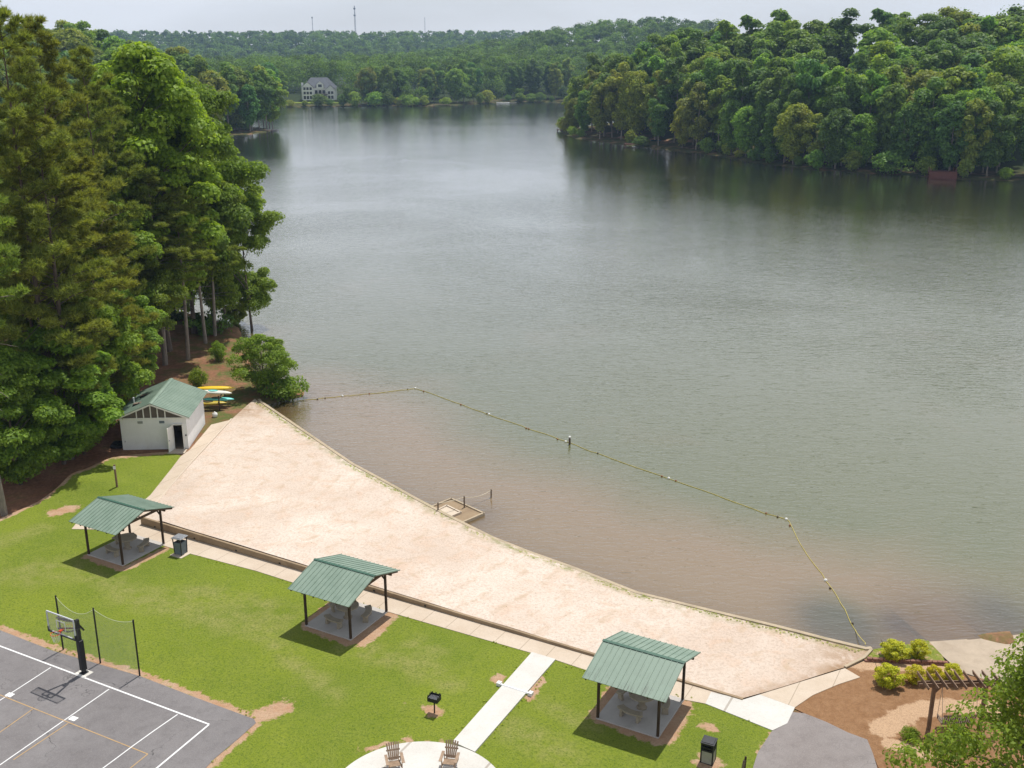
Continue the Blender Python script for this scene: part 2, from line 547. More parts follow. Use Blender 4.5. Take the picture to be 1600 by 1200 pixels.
# ------- outlines near the beach
SAND = poly([(1358, 1016), (1350, 1029), (1320, 1044), (1255, 1064), (1200, 1081), (1161, 1092)]) + poly([(222, 815), (216, 806), (235, 790), (255, 775), (300, 723), (362, 656), (373, 646), (385, 635), (398, 624)])
WALLLINE = [at(1161, 1092), at(222, 818)]
WALK = poly([(112, 827), (121, 816), (205, 806), (216, 790), (235, 774), (270, 730), (282, 714), (297, 703), (330, 664), (362, 656), (300, 723), (255, 775), (222, 812), (222, 815), (1161, 1092)]) + \
    poly([(1111, 1082), (1102, 1100), (1070, 1094), (914, 1047), (869, 1032), (831, 1021), (605, 956), (452, 909), (400, 892.5), (295, 865), (230, 845), (160, 828)])
APRON = poly([(1102, 1100), (1111, 1082), (1161, 1094), (1187, 1086), (1242, 1106), (1230, 1131), (1207, 1142)])
WALK_EAST = poly([(1187, 1086), (1200, 1082), (1255, 1065), (1320, 1045), (1344, 1059), (1310, 1070), (1270, 1087), (1242, 1106)])
RAMPWAY = poly([(831, 1021), (868, 1032), (742, 1177), (707, 1161)])
PATIO_C, PATIO_R = (-4.0, 37.05), 3.82
COURT = poly([(0, 985), (82, 1017), (219, 1057), (310, 1092), (397, 1124), (400, 1130), (372, 1155), (335, 1186), (322, 1200), (300, 1225)]) + [(-28, 27), (-52, 40), (-45, 58)]
DRIVE = poly([(1237, 1113), (1257, 1115), (1290, 1128), (1325, 1145), (1355, 1156), (1364, 1178), (1372, 1205)]) + [(17, 30), (9.5, 30)] + poly([(1175, 1210), (1177, 1198), (1184, 1176), (1206, 1143), (1230, 1131)])
MULCH = poly([(1241, 1107), (1270, 1087), (1310, 1070), (1344, 1059), (1322, 1046), (1352, 1032), (1400, 1034), (1480, 1038), (1500, 1052)]) + [(24.5, 45.5), (27, 42), (28, 34), (20, 31)] + poly([(1375, 1205), (1364, 1180), (1355, 1156), (1325, 1146), (1290, 1128), (1257, 1115)])
BOATRAMP = poly([(1450, 1000), (1510, 996), (1600, 1008)], 0.0) + [(28, 50.5), (27.5, 46.5)] + poly([(1530, 1052), (1500, 1048), (1470, 1022)])
NEARZONE = [(-52, 27), (-50, 60), (-37.5, 71), (-34, 78), (-33, 86), (-24, 90)] + SEA + [(25, 55), (30, 50), (30, 30), (0, 25)]

def hills(x, y):
    z = 0.0
    for cx, cy, sx, sy, h in ((160, 385, 75, 42, 17), (50, 425, 34, 36, 11), (265, 360, 90, 60, 10), (-90, 85, 30, 50, 8), (-205, 420, 80, 110, 14), (-215, 300, 55, 80, 10),
                              (-60, 800, 330, 90, 5), (130, 1080, 125, 120, 37), (330, 1000, 160, 200, 6), (-700, 1750, 560, 220, 40), (-60, 2050, 260, 180, 24), (-250, 1500, 130, 160, 10), (150, 1750, 200, 200, 18)):
        z = z + h * np.exp(-0.5 * (((x - cx) / sx) ** 2 + ((y - cy) / sy) ** 2))
    return z
def ground_z(x, y):
    x = np.asarray(x, float); y = np.asarray(y, float)
    d = sdist(x, y, LAKE)
    near = sdist(x, y, NEARZONE)
    land = np.minimum(WATER - 0.05 + d * 0.3, -0.03)
    h = hills(x, y) * sstep(2, 70, d)
    far = np.clip(near / 40, 0, 1)
    h = h * np.where(y < 200, far, 1.0) + np.clip(near - 1, 0, 30) * 0.012 * np.where(y < 200, 1, 0)
    rough = (vnoise(x, y, 14, 3) - 0.5) * 1.2 * np.clip(near / 30, 0, 1) * sstep(3, 20, d)
    bed = -0.03 - np.minimum(-d * 3.0, 0.72) - np.clip(-d, 0, 40) * 0.05
    ramp = 0.4 * (1 - sstep(0.1, 1.2, sdist(x, y, BOATRAMP)))
    return np.where(d > 0, land - ramp + h + rough, np.minimum(bed, WATER - 0.06 - np.clip(-d, 0, 30) * 0.05))

def polar(name, radii, thetas, zf, mat, attrs=None):
    Rr, Tt = np.meshgrid(radii, thetas, indexing='ij')
    X, Y = Rr * np.sin(Tt), Rr * np.cos(Tt)
    Z = zf(X, Y)
    nr, nt = Rr.shape
    V = np.stack([X.ravel(), Y.ravel(), np.broadcast_to(Z, X.shape).ravel()], 1)
    i, j = np.meshgrid(np.arange(nr - 1), np.arange(nt - 1), indexing='ij')
    a = (i * nt + j).ravel()
    F = np.stack([a, a + 1, a + nt + 1, a + nt], 1)
    me = fast_mesh(name, V, F, [mat], smooth=True)
    for k, fn in (attrs or {}).items():
        at_ = me.attributes.new(k, 'FLOAT', 'POINT')
        at_.data.foreach_set("value", np.asarray(fn(X, Y), np.float32).ravel())
    return link(me, name)
def fill(pts, step, seed=0):
    """a closed outline filled with an even scatter of points and triangulated"""
    P = []
    for i in range(len(pts)):
        a, b = np.array(pts[i]), np.array(pts[(i + 1) % len(pts)])
        n = max(1, int(np.hypot(*(b - a)) / step))
        for k in range(n):
            P.append(tuple(a + (b - a) * k / n))
    nb = len(P)
    xs, ys = [p[0] for p in pts], [p[1] for p in pts]
    gx, gy = np.meshgrid(np.arange(min(xs), max(xs), step), np.arange(min(ys), max(ys), step))
    gx = gx.ravel(); gy = gy.ravel()
    gx = gx + (vnoise(gx * 7, gy * 7, 1, seed) - .5) * step * .5
    gy = gy + (vnoise(gx * 7, gy * 7, 1, seed + 5) - .5) * step * .5
    sdv = sdist(gx, gy, pts)
    keep = sdv < -step * 0.45
    P += list(zip(gx[keep].tolist(), gy[keep].tolist()))
    co = [Vector(p) for p in P]
    r = geometry.delaunay_2d_cdt(co, [(i, (i + 1) % nb) for i in range(nb)], [], 1, 1e-5)
    V = np.array([[v.x, v.y] for v in r[0]])
    return V, np.array([f for f in r[2]], np.int32)
def sheet(name, pts, step, zf, mat, attrs=None, kind='structure'):
    V, F = fill(pts, step)
    x, y = V[:, 0], V[:, 1]
    z = zf(x, y) if callable(zf) else np.full(len(V), zf)
    a, b, c = V[F[:, 0]], V[F[:, 1]], V[F[:, 2]]
    cr = (b[:, 0] - a[:, 0]) * (c[:, 1] - a[:, 1]) - (b[:, 1] - a[:, 1]) * (c[:, 0] - a[:, 0])
    F = np.where((cr < 0)[:, None], F[:, ::-1], F)
    me = fast_mesh(name, np.column_stack([x, y, z]), F, [mat], smooth=True)
    for k, fn in (attrs or {}).items():
        at_ = me.attributes.new(k, 'FLOAT', 'POINT')
        at_.data.foreach_set("value", np.asarray(fn(x, y), np.float32))
    return tag(link(me, name), kind=kind)
def slab(name, pts, z0, z1, mat):
    return tag(MB().prism(list(pts), z0, z1).build(name, mat), kind='structure')

# ------- materials of the ground
def ground_mat():
    m, n, l = new_mat('woodland_floor')
    g = n.new("ShaderNodeNewGeometry").outputs["Position"]
    f1, f2, f3 = noise(n, l, g, 0.22, 5, 0.65), noise(n, l, g, 3.0, 4, 0.7), noise(n, l, g, 0.5, 5, 0.7, 0.5)
    col = mix(n, l, remap(n, l, f1, 0.35, 0.65), (0.21, 0.092, 0.05), (0.34, 0.18, 0.105))
    col = mix(n, l, remap(n, l, f2, 0.35, 0.7, 0, 0.7), col, (0.10, 0.058, 0.036))
    col = mix(n, l, remap(n, l, f3, 0.55, 0.7, 0, 0.55), col, (0.10, 0.13, 0.03))
    bank = attr(n, 'bank')
    col = mix(n, l, mth(n, l, 'MULTIPLY', bank, remap(n, l, f3, 0.4, 0.6)), col, (0.085, 0.115, 0.03))
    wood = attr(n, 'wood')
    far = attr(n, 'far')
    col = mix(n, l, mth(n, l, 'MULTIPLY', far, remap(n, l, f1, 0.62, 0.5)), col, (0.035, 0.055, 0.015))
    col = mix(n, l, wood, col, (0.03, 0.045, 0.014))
    return finish(m, n, l, col, 0.95, 0.1, 0, f2, 0.7, 0.08)
def lawn_mat():
    m, n, l = new_mat('lawn')
    g = n.new("ShaderNodeNewGeometry").outputs["Position"]
    big, mid, fine = noise(n, l, g, 0.16, 4, 0.6, 0.3), noise(n, l, g, 0.9, 5, 0.7), noise(n, l, g, 9.0, 4, 0.75)
    tiny = noise(n, l, g, 34.0, 2, 0.6)
    col = mix(n, l, remap(n, l, big, 0.35, 0.65), (0.145, 0.198, 0.014), (0.215, 0.262, 0.018))
    col = mix(n, l, remap(n, l, mid, 0.42, 0.72, 0, 0.5), col, (0.235, 0.26, 0.045))
    dry = mth(n, l, 'MULTIPLY', attr(n, 'dry'), remap(n, l, mid, 0.34, 0.62, 0, 0.8))
    col = mix(n, l, dry, col, (0.31, 0.29, 0.095))
    col = mix(n, l, remap(n, l, fine, 0.44, 0.66, 0, 0.85), col, (0.06, 0.11, 0.008))
    col = mix(n, l, remap(n, l, tiny, 0.48, 0.7, 0, 0.8), col, (0.26, 0.30, 0.06))
    dirt = mth(n, l, 'ADD', attr(n, 'dirt'), remap(n, l, noise(n, l, g, 2.2, 6, 0.75), 0.25, 0.75, -0.55, 0.55))
    soil = mix(n, l, remap(n, l, mid, 0.35, 0.65), (0.46, 0.265, 0.155), (0.52, 0.365, 0.245))
    soil = mix(n, l, remap(n, l, fine, 0.45, 0.7, 0, 0.5), soil, (0.27, 0.15, 0.08))
    col = mix(n, l, remap(n, l, dirt, 0.38, 0.62), col, soil)
    return finish(m, n, l, col, 0.9, 0.15, 0, mth(n, l, 'ADD', fine, tiny), 0.9, 0.05)
def sand_mat():
    m, n, l = new_mat('beach_sand')
    g = n.new("ShaderNodeNewGeometry").outputs["Position"]
    big, mid, fine = noise(n, l, g, 0.13, 4, 0.6, 0.5), noise(n, l, g, 0.8, 5, 0.7, 0.6), noise(n, l, g, 7.0, 5, 0.75)
    col = mix(n, l, remap(n, l, big, 0.35, 0.65), (0.56, 0.455, 0.372), (0.665, 0.572, 0.49))
    col = mix(n, l, remap(n, l, mid, 0.48, 0.72, 0, 0.65), col, (0.56, 0.385, 0.27))
    col = mix(n, l, remap(n, l, fine, 0.46, 0.68, 0, 0.65), col, (0.36, 0.275, 0.21))
    # rake and tyre arcs
    w = n.new("ShaderNodeTexWave")
    w.wave_type = 'RINGS'
    w.rings_direction = 'Z'
    w.inputs["Scale"].default_value = 0.19
    w.inputs["Distortion"].default_value = 5.0
    w.inputs["Detail"].default_value = 3
    w.inputs["Detail Scale"].default_value = 0.35
    mpn = n.new("ShaderNodeMapping")
    mpn.inputs["Location"].default_value = (22, -72, 0)
    l.new(g, mpn.inputs["Vector"])
    l.new(mpn.outputs[0], w.inputs["Vector"])
    arcs = mth(n, l, 'MULTIPLY', remap(n, l, w.outputs["Fac"], 0.8, 1.0), remap(n, l, mid, 0.45, 0.65))
    col = mix(n, l, mth(n, l, 'MULTIPLY', arcs, 0.6), col, (0.45, 0.35, 0.25))
    vo = n.new("ShaderNodeTexVoronoi")
    vo.inputs["Scale"].default_value = 1.9
    l.new(g, vo.inputs["Vector"])
    spot = mth(n, l, 'MULTIPLY', mth(n, l, 'LESS_THAN', vo.outputs["Distance"], 0.07), remap(n, l, mid, 0.42, 0.6))
    col = mix(n, l, mth(n, l, 'MULTIPLY', spot, 0.8), col, (0.17, 0.14, 0.09))
    weed = mth(n, l, 'MULTIPLY', attr(n, 'weed'), remap(n, l, noise(n, l, g, 1.3, 6, 0.8), 0.42, 0.6))
    col = mix(n, l, mth(n, l, 'MULTIPLY', weed, 0.8), col, (0.19, 0.20, 0.06))
    soil = mth(n, l, 'MULTIPLY', attr(n, 'soil'), remap(n, l, noise(n, l, g, 0.9, 6, 0.75), 0.3, 0.55))
    col = mix(n, l, soil, col, (0.33, 0.22, 0.14))
    return finish(m, n, l, col, 0.95, 0.1, 0, mth(n, l, 'ADD', mth(n, l, 'MULTIPLY', mid, 2.0), fine), 0.55, 0.06)
def asphalt_mat(name, lo, hi, crack=0.22):
    m, n, l = new_mat(name)
    g = n.new("ShaderNodeNewGeometry").outputs["Position"]
    big, mid, fine = noise(n, l, g, 0.25, 5, 0.65, 0.4), noise(n, l, g, 1.6, 5, 0.7), noise(n, l, g, 22.0, 3, 0.7)
    col = mix(n, l, remap(n, l, big, 0.32, 0.68), lo, hi)
    col = mix(n, l, remap(n, l, mid, 0.48, 0.72, 0, 0.5), col, tuple(c * 0.72 for c in lo))
    col = mix(n, l, remap(n, l, fine, 0.45, 0.7, 0, 0.4), col, tuple(c * 1.35 for c in hi))
    vo = n.new("ShaderNodeTexVoronoi")
    vo.feature = 'DISTANCE_TO_EDGE'
    vo.inputs["Scale"].default_value = crack
    ad = n.new("ShaderNodeMix")
    ad.data_type = 'VECTOR'
    ad.inputs[0].default_value = 0.25
    nn = n.new("ShaderNodeTexNoise")
    nn.inputs["Scale"].default_value = 0.9
    nn.inputs["Detail"].default_value = 6
    l.new(g, nn.inputs["Vector"])
    va = n.new("ShaderNodeVectorMath")
    va.operation = 'MULTIPLY_ADD'
    va.inputs[1].default_value = (2.4, 2.4, 2.4)
    l.new(nn.outputs["Color"], va.inputs[0])
    l.new(g, va.inputs[2])
    l.new(va.outputs[0], vo.inputs["Vector"])
    ck = mth(n, l, 'MULTIPLY', mth(n, l, 'LESS_THAN', vo.outputs["Distance"], 0.0045), remap(n, l, big, 0.45, 0.6))
    col = mix(n, l, mth(n, l, 'MULTIPLY', ck, 0.75), col, (0.045, 0.043, 0.042))
    return finish(m, n, l, col, 0.9, 0.2, 0, fine, 0.5, 0.02)
def walk_mat(name, lo, hi, pitch=1.52):
    """brushed concrete with a tooled joint every bay"""
    m, n, l = new_mat(name)
    g = n.new("ShaderNodeNewGeometry").outputs["Position"]
    big, fine = noise(n, l, g, 0.5, 5, 0.7), noise(n, l, g, 9.0, 4, 0.7)
    col = mix(n, l, remap(n, l, big, 0.35, 0.65), lo, hi)
    col = mix(n, l, remap(n, l, fine, 0.5, 0.75, 0, 0.35), col, tuple(c * 0.7 for c in lo))
    dv = n.new("ShaderNodeVectorMath")
    dv.operation = 'DOT_PRODUCT'
    dv.inputs[1].default_value = (U2[0], U2[1], 0)
    l.new(g, dv.inputs[0])
    fr = mth(n, l, 'FRACT', mth(n, l, 'DIVIDE', mth(n, l, 'ADD', dv.outputs["Value"], 0.35), pitch))
    j = mth(n, l, 'LESS_THAN', fr, 0.028)
    col = mix(n, l, mth(n, l, 'MULTIPLY', j, 0.5), col, (0.2, 0.15, 0.1))
    return finish(m, n, l, col, 0.9, 0.15, 0, fine, 0.3, 0.01)
def mulch_mat():
    m, n, l = new_mat('mulch')
    g = n.new("ShaderNodeNewGeometry").outputs["Position"]
    big, mid, fine = noise(n, l, g, 0.4, 5, 0.65, 0.4), noise(n, l, g, 2.2, 5, 0.75), noise(n, l, g, 14.0, 4, 0.8)
    col = mix(n, l, remap(n, l, mid, 0.35, 0.65), (0.24, 0.125, 0.06), (0.33, 0.19, 0.10))
    pale = mth(n, l, 'ADD', attr(n, 'pale'), remap(n, l, mid, 0.3, 0.7, -0.35, 0.35))
    col = mix(n, l, remap(n, l, pale, 0.35, 0.65), col, (0.52, 0.35, 0.22))
    col = mix(n, l, remap(n, l, fine, 0.45, 0.7, 0, 0.55), col, (0.13, 0.07, 0.035))
    return finish(m, n, l, col, 0.95, 0.1, 0, fine, 0.9, 0.05)
def water_mat():
    m, n, l = new_mat('lake_water')
    g = n.new("ShaderNodeNewGeometry").outputs["Position"]
    sh, clr = attr(n, 'shallow'), attr(n, 'clear')
    nb = noise(n, l, g, 0.07, 4, 0.6, 0.5)
    nb2 = noise(n, l, g, 0.25, 3, 0.6, 0.4)
    s2 = mth(n, l, 'ADD', sh, remap(n, l, nb, 0.3, 0.7, -0.16, 0.16))
    col = mix(n, l, remap(n, l, s2, 0.05, 0.75), (0.124, 0.128, 0.05), (0.24, 0.166, 0.088))
    col = mix(n, l, mth(n, l, 'MULTIPLY', remap(n, l, nb2, 0.5, 0.7), mth(n, l, 'MULTIPLY', clr, 0.5)), col, (0.24, 0.16, 0.05))
    col = mix(n, l, mth(n, l, 'MULTIPLY', attr(n, 'weedbed'), 0.55), col, (0.03, 0.034, 0.03))
    # ripples: short crests lying across the view, wind patches
    mpn = n.new("ShaderNodeMapping")
    mpn.inputs["Rotation"].default_value = (0, 0, R(6))
    mpn.inputs["Scale"].default_value = (0.55, 1.5, 1)
    l.new(g, mpn.inputs["Vector"])
    r1 = noise(n, l, mpn.outputs[0], 1.4, 3, 0.55, 0.8)
    r2 = noise(n, l, mpn.outputs[0], 3.4, 2, 0.5, 0.4)
    r3 = noise(n, l, g, 0.16, 2, 0.5)
    wind = remap(n, l, noise(n, l, g, 0.021, 3, 0.6, 0.6), 0.35, 0.65, 0.55, 1.15)
    hgt = mth(n, l, 'ADD', mth(n, l, 'MULTIPLY', r1, 1.0), mth(n, l, 'MULTIPLY', r2, 0.4))
    hgt = mth(n, l, 'ADD', hgt, mth(n, l, 'MULTIPLY', r3, 0.8))
    b = n.new("ShaderNodeBump")
    b.inputs["Distance"].default_value = 0.11
    l.new(mth(n, l, 'MULTIPLY', wind, attr(n, 'ripple')), b.inputs["Strength"])
    l.new(hgt, b.inputs["Height"])
    body = n.new("ShaderNodeBsdfDiffuse")
    l.new(col, body.inputs["Color"])
    tr = n.new("ShaderNodeBsdfTransparent")
    tr.inputs["Color"].default_value = (0.62, 0.50, 0.34, 1)
    mb = n.new("ShaderNodeMixShader")
    l.new(mth(n, l, 'MULTIPLY', clr, 0.62), mb.inputs[0])
    l.new(body.outputs[0], mb.inputs[1])
    l.new(tr.outputs[0], mb.inputs[2])
    gl = n.new("ShaderNodeBsdfGlossy")
    gl.inputs["Roughness"].default_value = 0.1
    l.new(b.outputs[0], gl.inputs["Normal"])
    fr = n.new("ShaderNodeFresnel")
    fr.inputs["IOR"].default_value = 1.34
    l.new(b.outputs[0], fr.inputs["Normal"])
    ms = n.new("ShaderNodeMixShader")
    l.new(mth(n, l, 'MINIMUM', mth(n, l, 'ADD', mth(n, l, 'MULTIPLY', fr.outputs[0], 1.8), 0.13), 1.0), ms.inputs[0])
    l.new(mb.outputs[0], ms.inputs[1])
    l.new(gl.outputs[0], ms.inputs[2])
    o = n.new("ShaderNodeOutputMaterial")
    l.new(ms.outputs[0], o.inputs["Surface"])
    return m
M['ground'], M['lawn'], M['sand'], M['mulch'], M['water'] = ground_mat(), lawn_mat(), sand_mat(), mulch_mat(), water_mat()
M['court'] = asphalt_mat('court_asphalt', (0.155, 0.143, 0.142), (0.21, 0.197, 0.195))
M['drive'] = asphalt_mat('drive_asphalt', (0.20, 0.175, 0.165), (0.26, 0.235, 0.225), 0.35)
M['walk'] = walk_mat('walk_concrete', (0.50, 0.405, 0.31), (0.56, 0.47, 0.375))
M['walk_new'] = walk_mat('new_concrete', (0.54, 0.515, 0.47), (0.61, 0.59, 0.55), 3.9)

# ------- ground, water
th_f = np.radians(np.concatenate([np.arange(-180, -34, 4), np.arange(-34, 34, 0.2), np.arange(34, 181, 4)]))
rad_g = np.concatenate([np.linspace(6, 25, 6), np.geomspace(26, 140, 190), np.geomspace(142, 2550, 170)])
def bank_attr(x, y):
    d = sdist(x, y, LAKE)
    return np.clip(1 - np.abs(d - 3) / 7, 0, 1)
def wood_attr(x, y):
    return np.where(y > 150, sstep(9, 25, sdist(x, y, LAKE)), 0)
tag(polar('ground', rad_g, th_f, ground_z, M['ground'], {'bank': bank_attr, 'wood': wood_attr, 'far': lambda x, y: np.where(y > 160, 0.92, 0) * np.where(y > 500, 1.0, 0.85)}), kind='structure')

STEP_O = np.array(at(703, 806, 0.1))
def clear_attr(x, y):
    d = -sdist(x, y, LAKE)
    ramp = np.exp(-((x - 23.5) / 3.0) ** 2 - ((y - 52) / 4.0) ** 2)
    corner = np.exp(-((x + 20.5) / 3.2) ** 2 - ((y - 89) / 3.2) ** 2)
    step = np.exp(-((x - STEP_O[0] - 1.3) / 2.2) ** 2 - ((y - STEP_O[1] - 1.3) / 2.2) ** 2)
    return np.clip(0.5 * np.exp(-d / 1.6) + 0.9 * ramp + 0.75 * corner + 0.6 * step, 0, 1) * np.where(d > -2, 1, 0)
def weedbed_attr(x, y):
    v = 0
    for px, py, r in ((1285, 968, 2.0), (1330, 985, 1.5), (1400, 975, .9), (1560, 955, 1.9)):
        cx, cy = at(px, py, WATER)
        v = v + np.exp(-((x - cx) / r) ** 2 - ((y - cy) / (r * 1.5)) ** 2)
    return np.clip(v, 0, 1)
def shallow_attr(x, y):
    d = line_dist(x, y, SEA)
    other = -sdist(x, y, LAKE)
    s = 1 - sstep(2.0, 20, d)
    s = s * (1 - 0.75 * np.exp(-((x - 18.5) / 2.6) ** 2 - ((y - 52.5) / 3.4) ** 2))
    return np.clip(np.maximum(s, 0.35 * (1 - sstep(1, 7, other))), 0, 1)
rad_w = np.concatenate([np.linspace(38, 130, 150), np.geomspace(131, 800, 90)])
tag(polar('lake_water', rad_w, np.radians(np.arange(-60, 60.1, 0.33)), lambda x, y: np.full(x.shape, WATER), M['water'], {'shallow': shallow_attr, 'clear': clear_attr, 'weedbed': weedbed_attr, 'ripple': lambda x, y: 0.56 - 0.30 * sstep(70, 300, np.hypot(x, y))}), kind='structure')

# ------- lawn with its bare and dry patches
W = lambda *p: [at(*q) for q in p]
DIRT = [(W((84, 803), (112, 796)), 0.55), (W((607, 962), (560, 1001)), 0.6), (W((592, 985), (566, 1004)), 0.42), (W((258, 858), (200, 887)), 0.3), (W((1068, 1100), (1040, 1152)), 0.52), (W((1050, 1130), (1036, 1158)), 0.38),
        (W((676, 1111), (680, 1113)), 0.45), (W((775, 1064), (781, 1058)), 0.32), (W((846, 1062), (826, 1092)), 0.26), (W((1100, 1134), (1112, 1140)), 0.3),
        (W((0, 981), (82, 1012)), 0.26), (W((82, 1012), (219, 1053), (397, 1122)), 0.25), (W((408, 1118), (442, 1108)), 0.6), (W((400, 1132), (335, 1190), (318, 1210)), 0.24),
        (W((480, 979), (548, 1004)), 0.35), (W((478, 976), (520, 942)), 0.28), (W((138, 869), (192, 889)), 0.35), (W((930, 1120), (1028, 1158)), 0.38), (W((930, 1118), (962, 1075)), 0.34), (W((1104, 1192), (1108, 1194)), 0.6),
        (W((190, 714), (262, 706)), 0.55), (W((0, 814), (60, 787), (120, 747), (172, 716)), 0.3), (W((560, 1174), (620, 1158), (700, 1159)), 0.16), (W((1215, 1142), (1188, 1176)), 0.2)]
DRY = [(W((40, 900), (110, 890)), 1.6), (W((150, 905), (180, 915)), 1.0), (W((200, 930), (330, 962), (420, 985)), 1.3), (W((545, 1012), (640, 1040), (705, 1068)), 0.8), (W((300, 925), (440, 960)), 1.0), (W((650, 1012), (670, 1020)), 0.9), (W((0, 850), (60, 830)), 0.9), (W((1110, 1040), (900, 1100)), 0.01), (W((800, 1140), (880, 1180)), 0.9), (W((850, 1100), (930, 1140)), 0.5), (W((430, 1010), (520, 1090)), 0.6)]
def blobs(x, y, L, soft):
    v = np.zeros(np.shape(x))
    for pts, r in L:
        v = np.maximum(v, 1 - sstep(r * (1 - soft), r * (1 + soft), line_dist(x, y, pts)))
    return v
HARD = [COURT, RAMPWAY, WALK, APRON, DRIVE, MULCH]
def lawn_z(x, y):
    d = np.full(np.shape(x), 1e9)
    for p in HARD:
        d = np.minimum(d, sdist(x, y, p))
    for o in ((-23.72, 58.1), (-8.55, 49.57), (6.74, 41.14)):
        lu = (x - o[0]) * U2[0] + (y - o[1]) * U2[1]; lv = (x - o[0]) * V2[0] + (y - o[1]) * V2[1]
        d = np.minimum(d, np.hypot(np.clip(np.abs(lu + 1.6) - 1.6, 0, 99), np.clip(np.abs(lv - 1.7) - 1.7, 0, 99)))
    d = np.minimum(d, np.hypot(x - PATIO_C[0], y - PATIO_C[1]) - PATIO_R)
    k = sstep(0.3, 3.5, d)
    w = (x * V2[0] + y * V2[1])                       # across the slope
    swale = 0.32 * np.exp(-((w - 47.6 + 1.2 * np.sin(x * 0.11)) / 1.5) ** 2) + 0.16 * vnoise(x, y, 6, 2) + 0.06 * vnoise(x, y, 1.7, 9)
    return 0.004 + swale * k
LAWN = poly([(0, 812), (30, 800), (60, 786), (95, 764), (120, 746), (150, 728), (172, 717), (200, 712), (265, 706), (282, 712), (300, 720)]) + poly([(240, 800), (222, 822), (1161, 1096), (1190, 1090), (1240, 1115)]) + [(14, 30), (-6, 26), (-40, 30), (-50, 48), (-46, 64)]
lawn = sheet('lawn', LAWN, 0.33, lawn_z, M['lawn'], {'dirt': lambda x, y: 0.92 * blobs(x, y, DIRT, 0.7), 'dry': lambda x, y: blobs(x, y, DRY, 0.7)})
BANK = poly([(1358, 1016), (1385, 1011), (1417, 1007), (1450, 1001), (1472, 1024), (1480, 1040), (1400, 1036), (1350, 1032)])
sheet('grass_bank', BANK, 0.3, lambda x, y: 0.012 + 0.0 * x, M['lawn'], {'dirt': lambda x, y: 0.35 + 0 * x, 'dry': lambda x, y: 0.5 + 0 * x})

# ------- sand: banked up behind the low wall, falling to the sea wall
WALL_DIR = np.array(WALLLINE[1]) - np.array(WALLLINE[0])
def wall_h(x, y):
    t = np.clip(((x - WALLLINE[0][0]) * WALL_DIR[0] + (y - WALLLINE[0][1]) * WALL_DIR[1]) / (WALL_DIR @ WALL_DIR), 0, 1)
    return 0.05 + 0.47 * np.clip(t, 0, 1) ** 1.1
def sand_z(x, y):
    d = seg_dist(x, y, *WALLLINE)
    lift = (wall_h(x, y) - 0.07) * np.exp(-(d / 7.0) ** 1.5)
    edge = sstep(0.2, 2.2, line_dist(x, y, [at(222, 815), at(255, 775), at(362, 656)]))
    return 0.055 + lift * (0.15 + 0.85 * edge) + 0.05 * (vnoise(x, y, 2.3, 4) - 0.5) * sstep(0.2, 1.5, line_dist(x, y, SEA))
def soil_attr(x, y):
    a = np.exp(-(np.hypot(x - at(382, 640)[0], y - at(382, 640)[1]) / 2.2) ** 2)
    b = np.exp(-(np.hypot(x - at(1325, 1030)[0], y - at(1325, 1030)[1]) / 2.0) ** 2)
    c = 1 - sstep(0.1, 0.7, line_dist(x, y, [at(1161, 1092), at(1320, 1044)]))
    return np.clip(a + 0.8 * b + 0.6 * c, 0, 1)
sheet('beach_sand', SAND + SEA[1:], 0.4, sand_z, M['sand'], {'weed': lambda x, y: 1 - sstep(0.2, 0.95, line_dist(x, y, SEA)), 'soil': soil_attr})

# ------- concrete and asphalt
slab('walkway', WALK, -0.2, 0.03, M['walk'])
slab('walkway_apron', APRON, -0.2, 0.034, M['walk_new'])
slab('side_walkway', WALK_EAST, -0.2, 0.038, M['walk'])
slab('footpath', RAMPWAY, -0.2, 0.09, M['walk_new'])
slab('patio', [(PATIO_C[0] + PATIO_R * math.cos(k * math.pi / 48), PATIO_C[1] + PATIO_R * math.sin(k * math.pi / 48)) for k in range(96)], -0.2, 0.1, M['walk_new'])
sheet('basketball_court', COURT, 1.2, 0.022, M['court'])
sheet('driveway', DRIVE, 0.8, 0.02, M['drive'])
sheet('mulch_bed', MULCH, 0.35, lambda x, y: 0.012 + 0.10 * vnoise(x, y, 1.8, 6) * sstep(0.1, 1.2, -sdist(x, y, MULCH)), M['mulch'],
      {'pale': lambda x, y: blobs(x, y, [(W((1380, 1140), (1420, 1115), (1480, 1105), (1560, 1110)), 0.62), (W((1340, 1040), (1480, 1044)), 0.45), (W((1395, 1165), (1440, 1180)), 0.5)], 0.5)})
wl0, wl1, wl2 = at(1450, 1001, WATER), at(1512, 997, WATER), at(1600, 1003, WATER)
nl0, nl1 = at(1474, 1026, 0.02), at(1500, 1049, 0.02)
mbr = MB()
q_ = [(*wl0, WATER - .02), (*nl0, .015), (*nl1, .02), (27.0, 46.8, .02), (29.5, 51.5, WATER - .02), (*wl1, WATER - .02)]
mbr.add(q_, [(0, 1, 5), (1, 2, 5), (2, 3, 5), (3, 4, 5)])
mbr.add([(*nl1, .02), (26.2, 44.0, .02), (27.0, 46.8, .02)], [(0, 1, 2)])
tag(mbr.build('boat_ramp', 'ramp_concrete'), kind='structure')
# the ramp runs on under the water as a sloping slab
ra, rb = wl0, wl1
down = np.array([-0.17, 0.98])
bm_ = MB()
e0, e1 = np.array(ra), np.array(rb) + (1.0, 0)
f0, f1 = e0 + down * 7, e1 + down * 7
bm_.hexa([(*e0, -0.75), (*e1, -0.75), (*f1, -1.35), (*f0, -1.35)], [(*e0, WATER - .03), (*e1, WATER - .03), (*f1, -0.85), (*f0, -0.85)])
tag(bm_.build('submerged_ramp', 'ramp_concrete'), kind='structure')
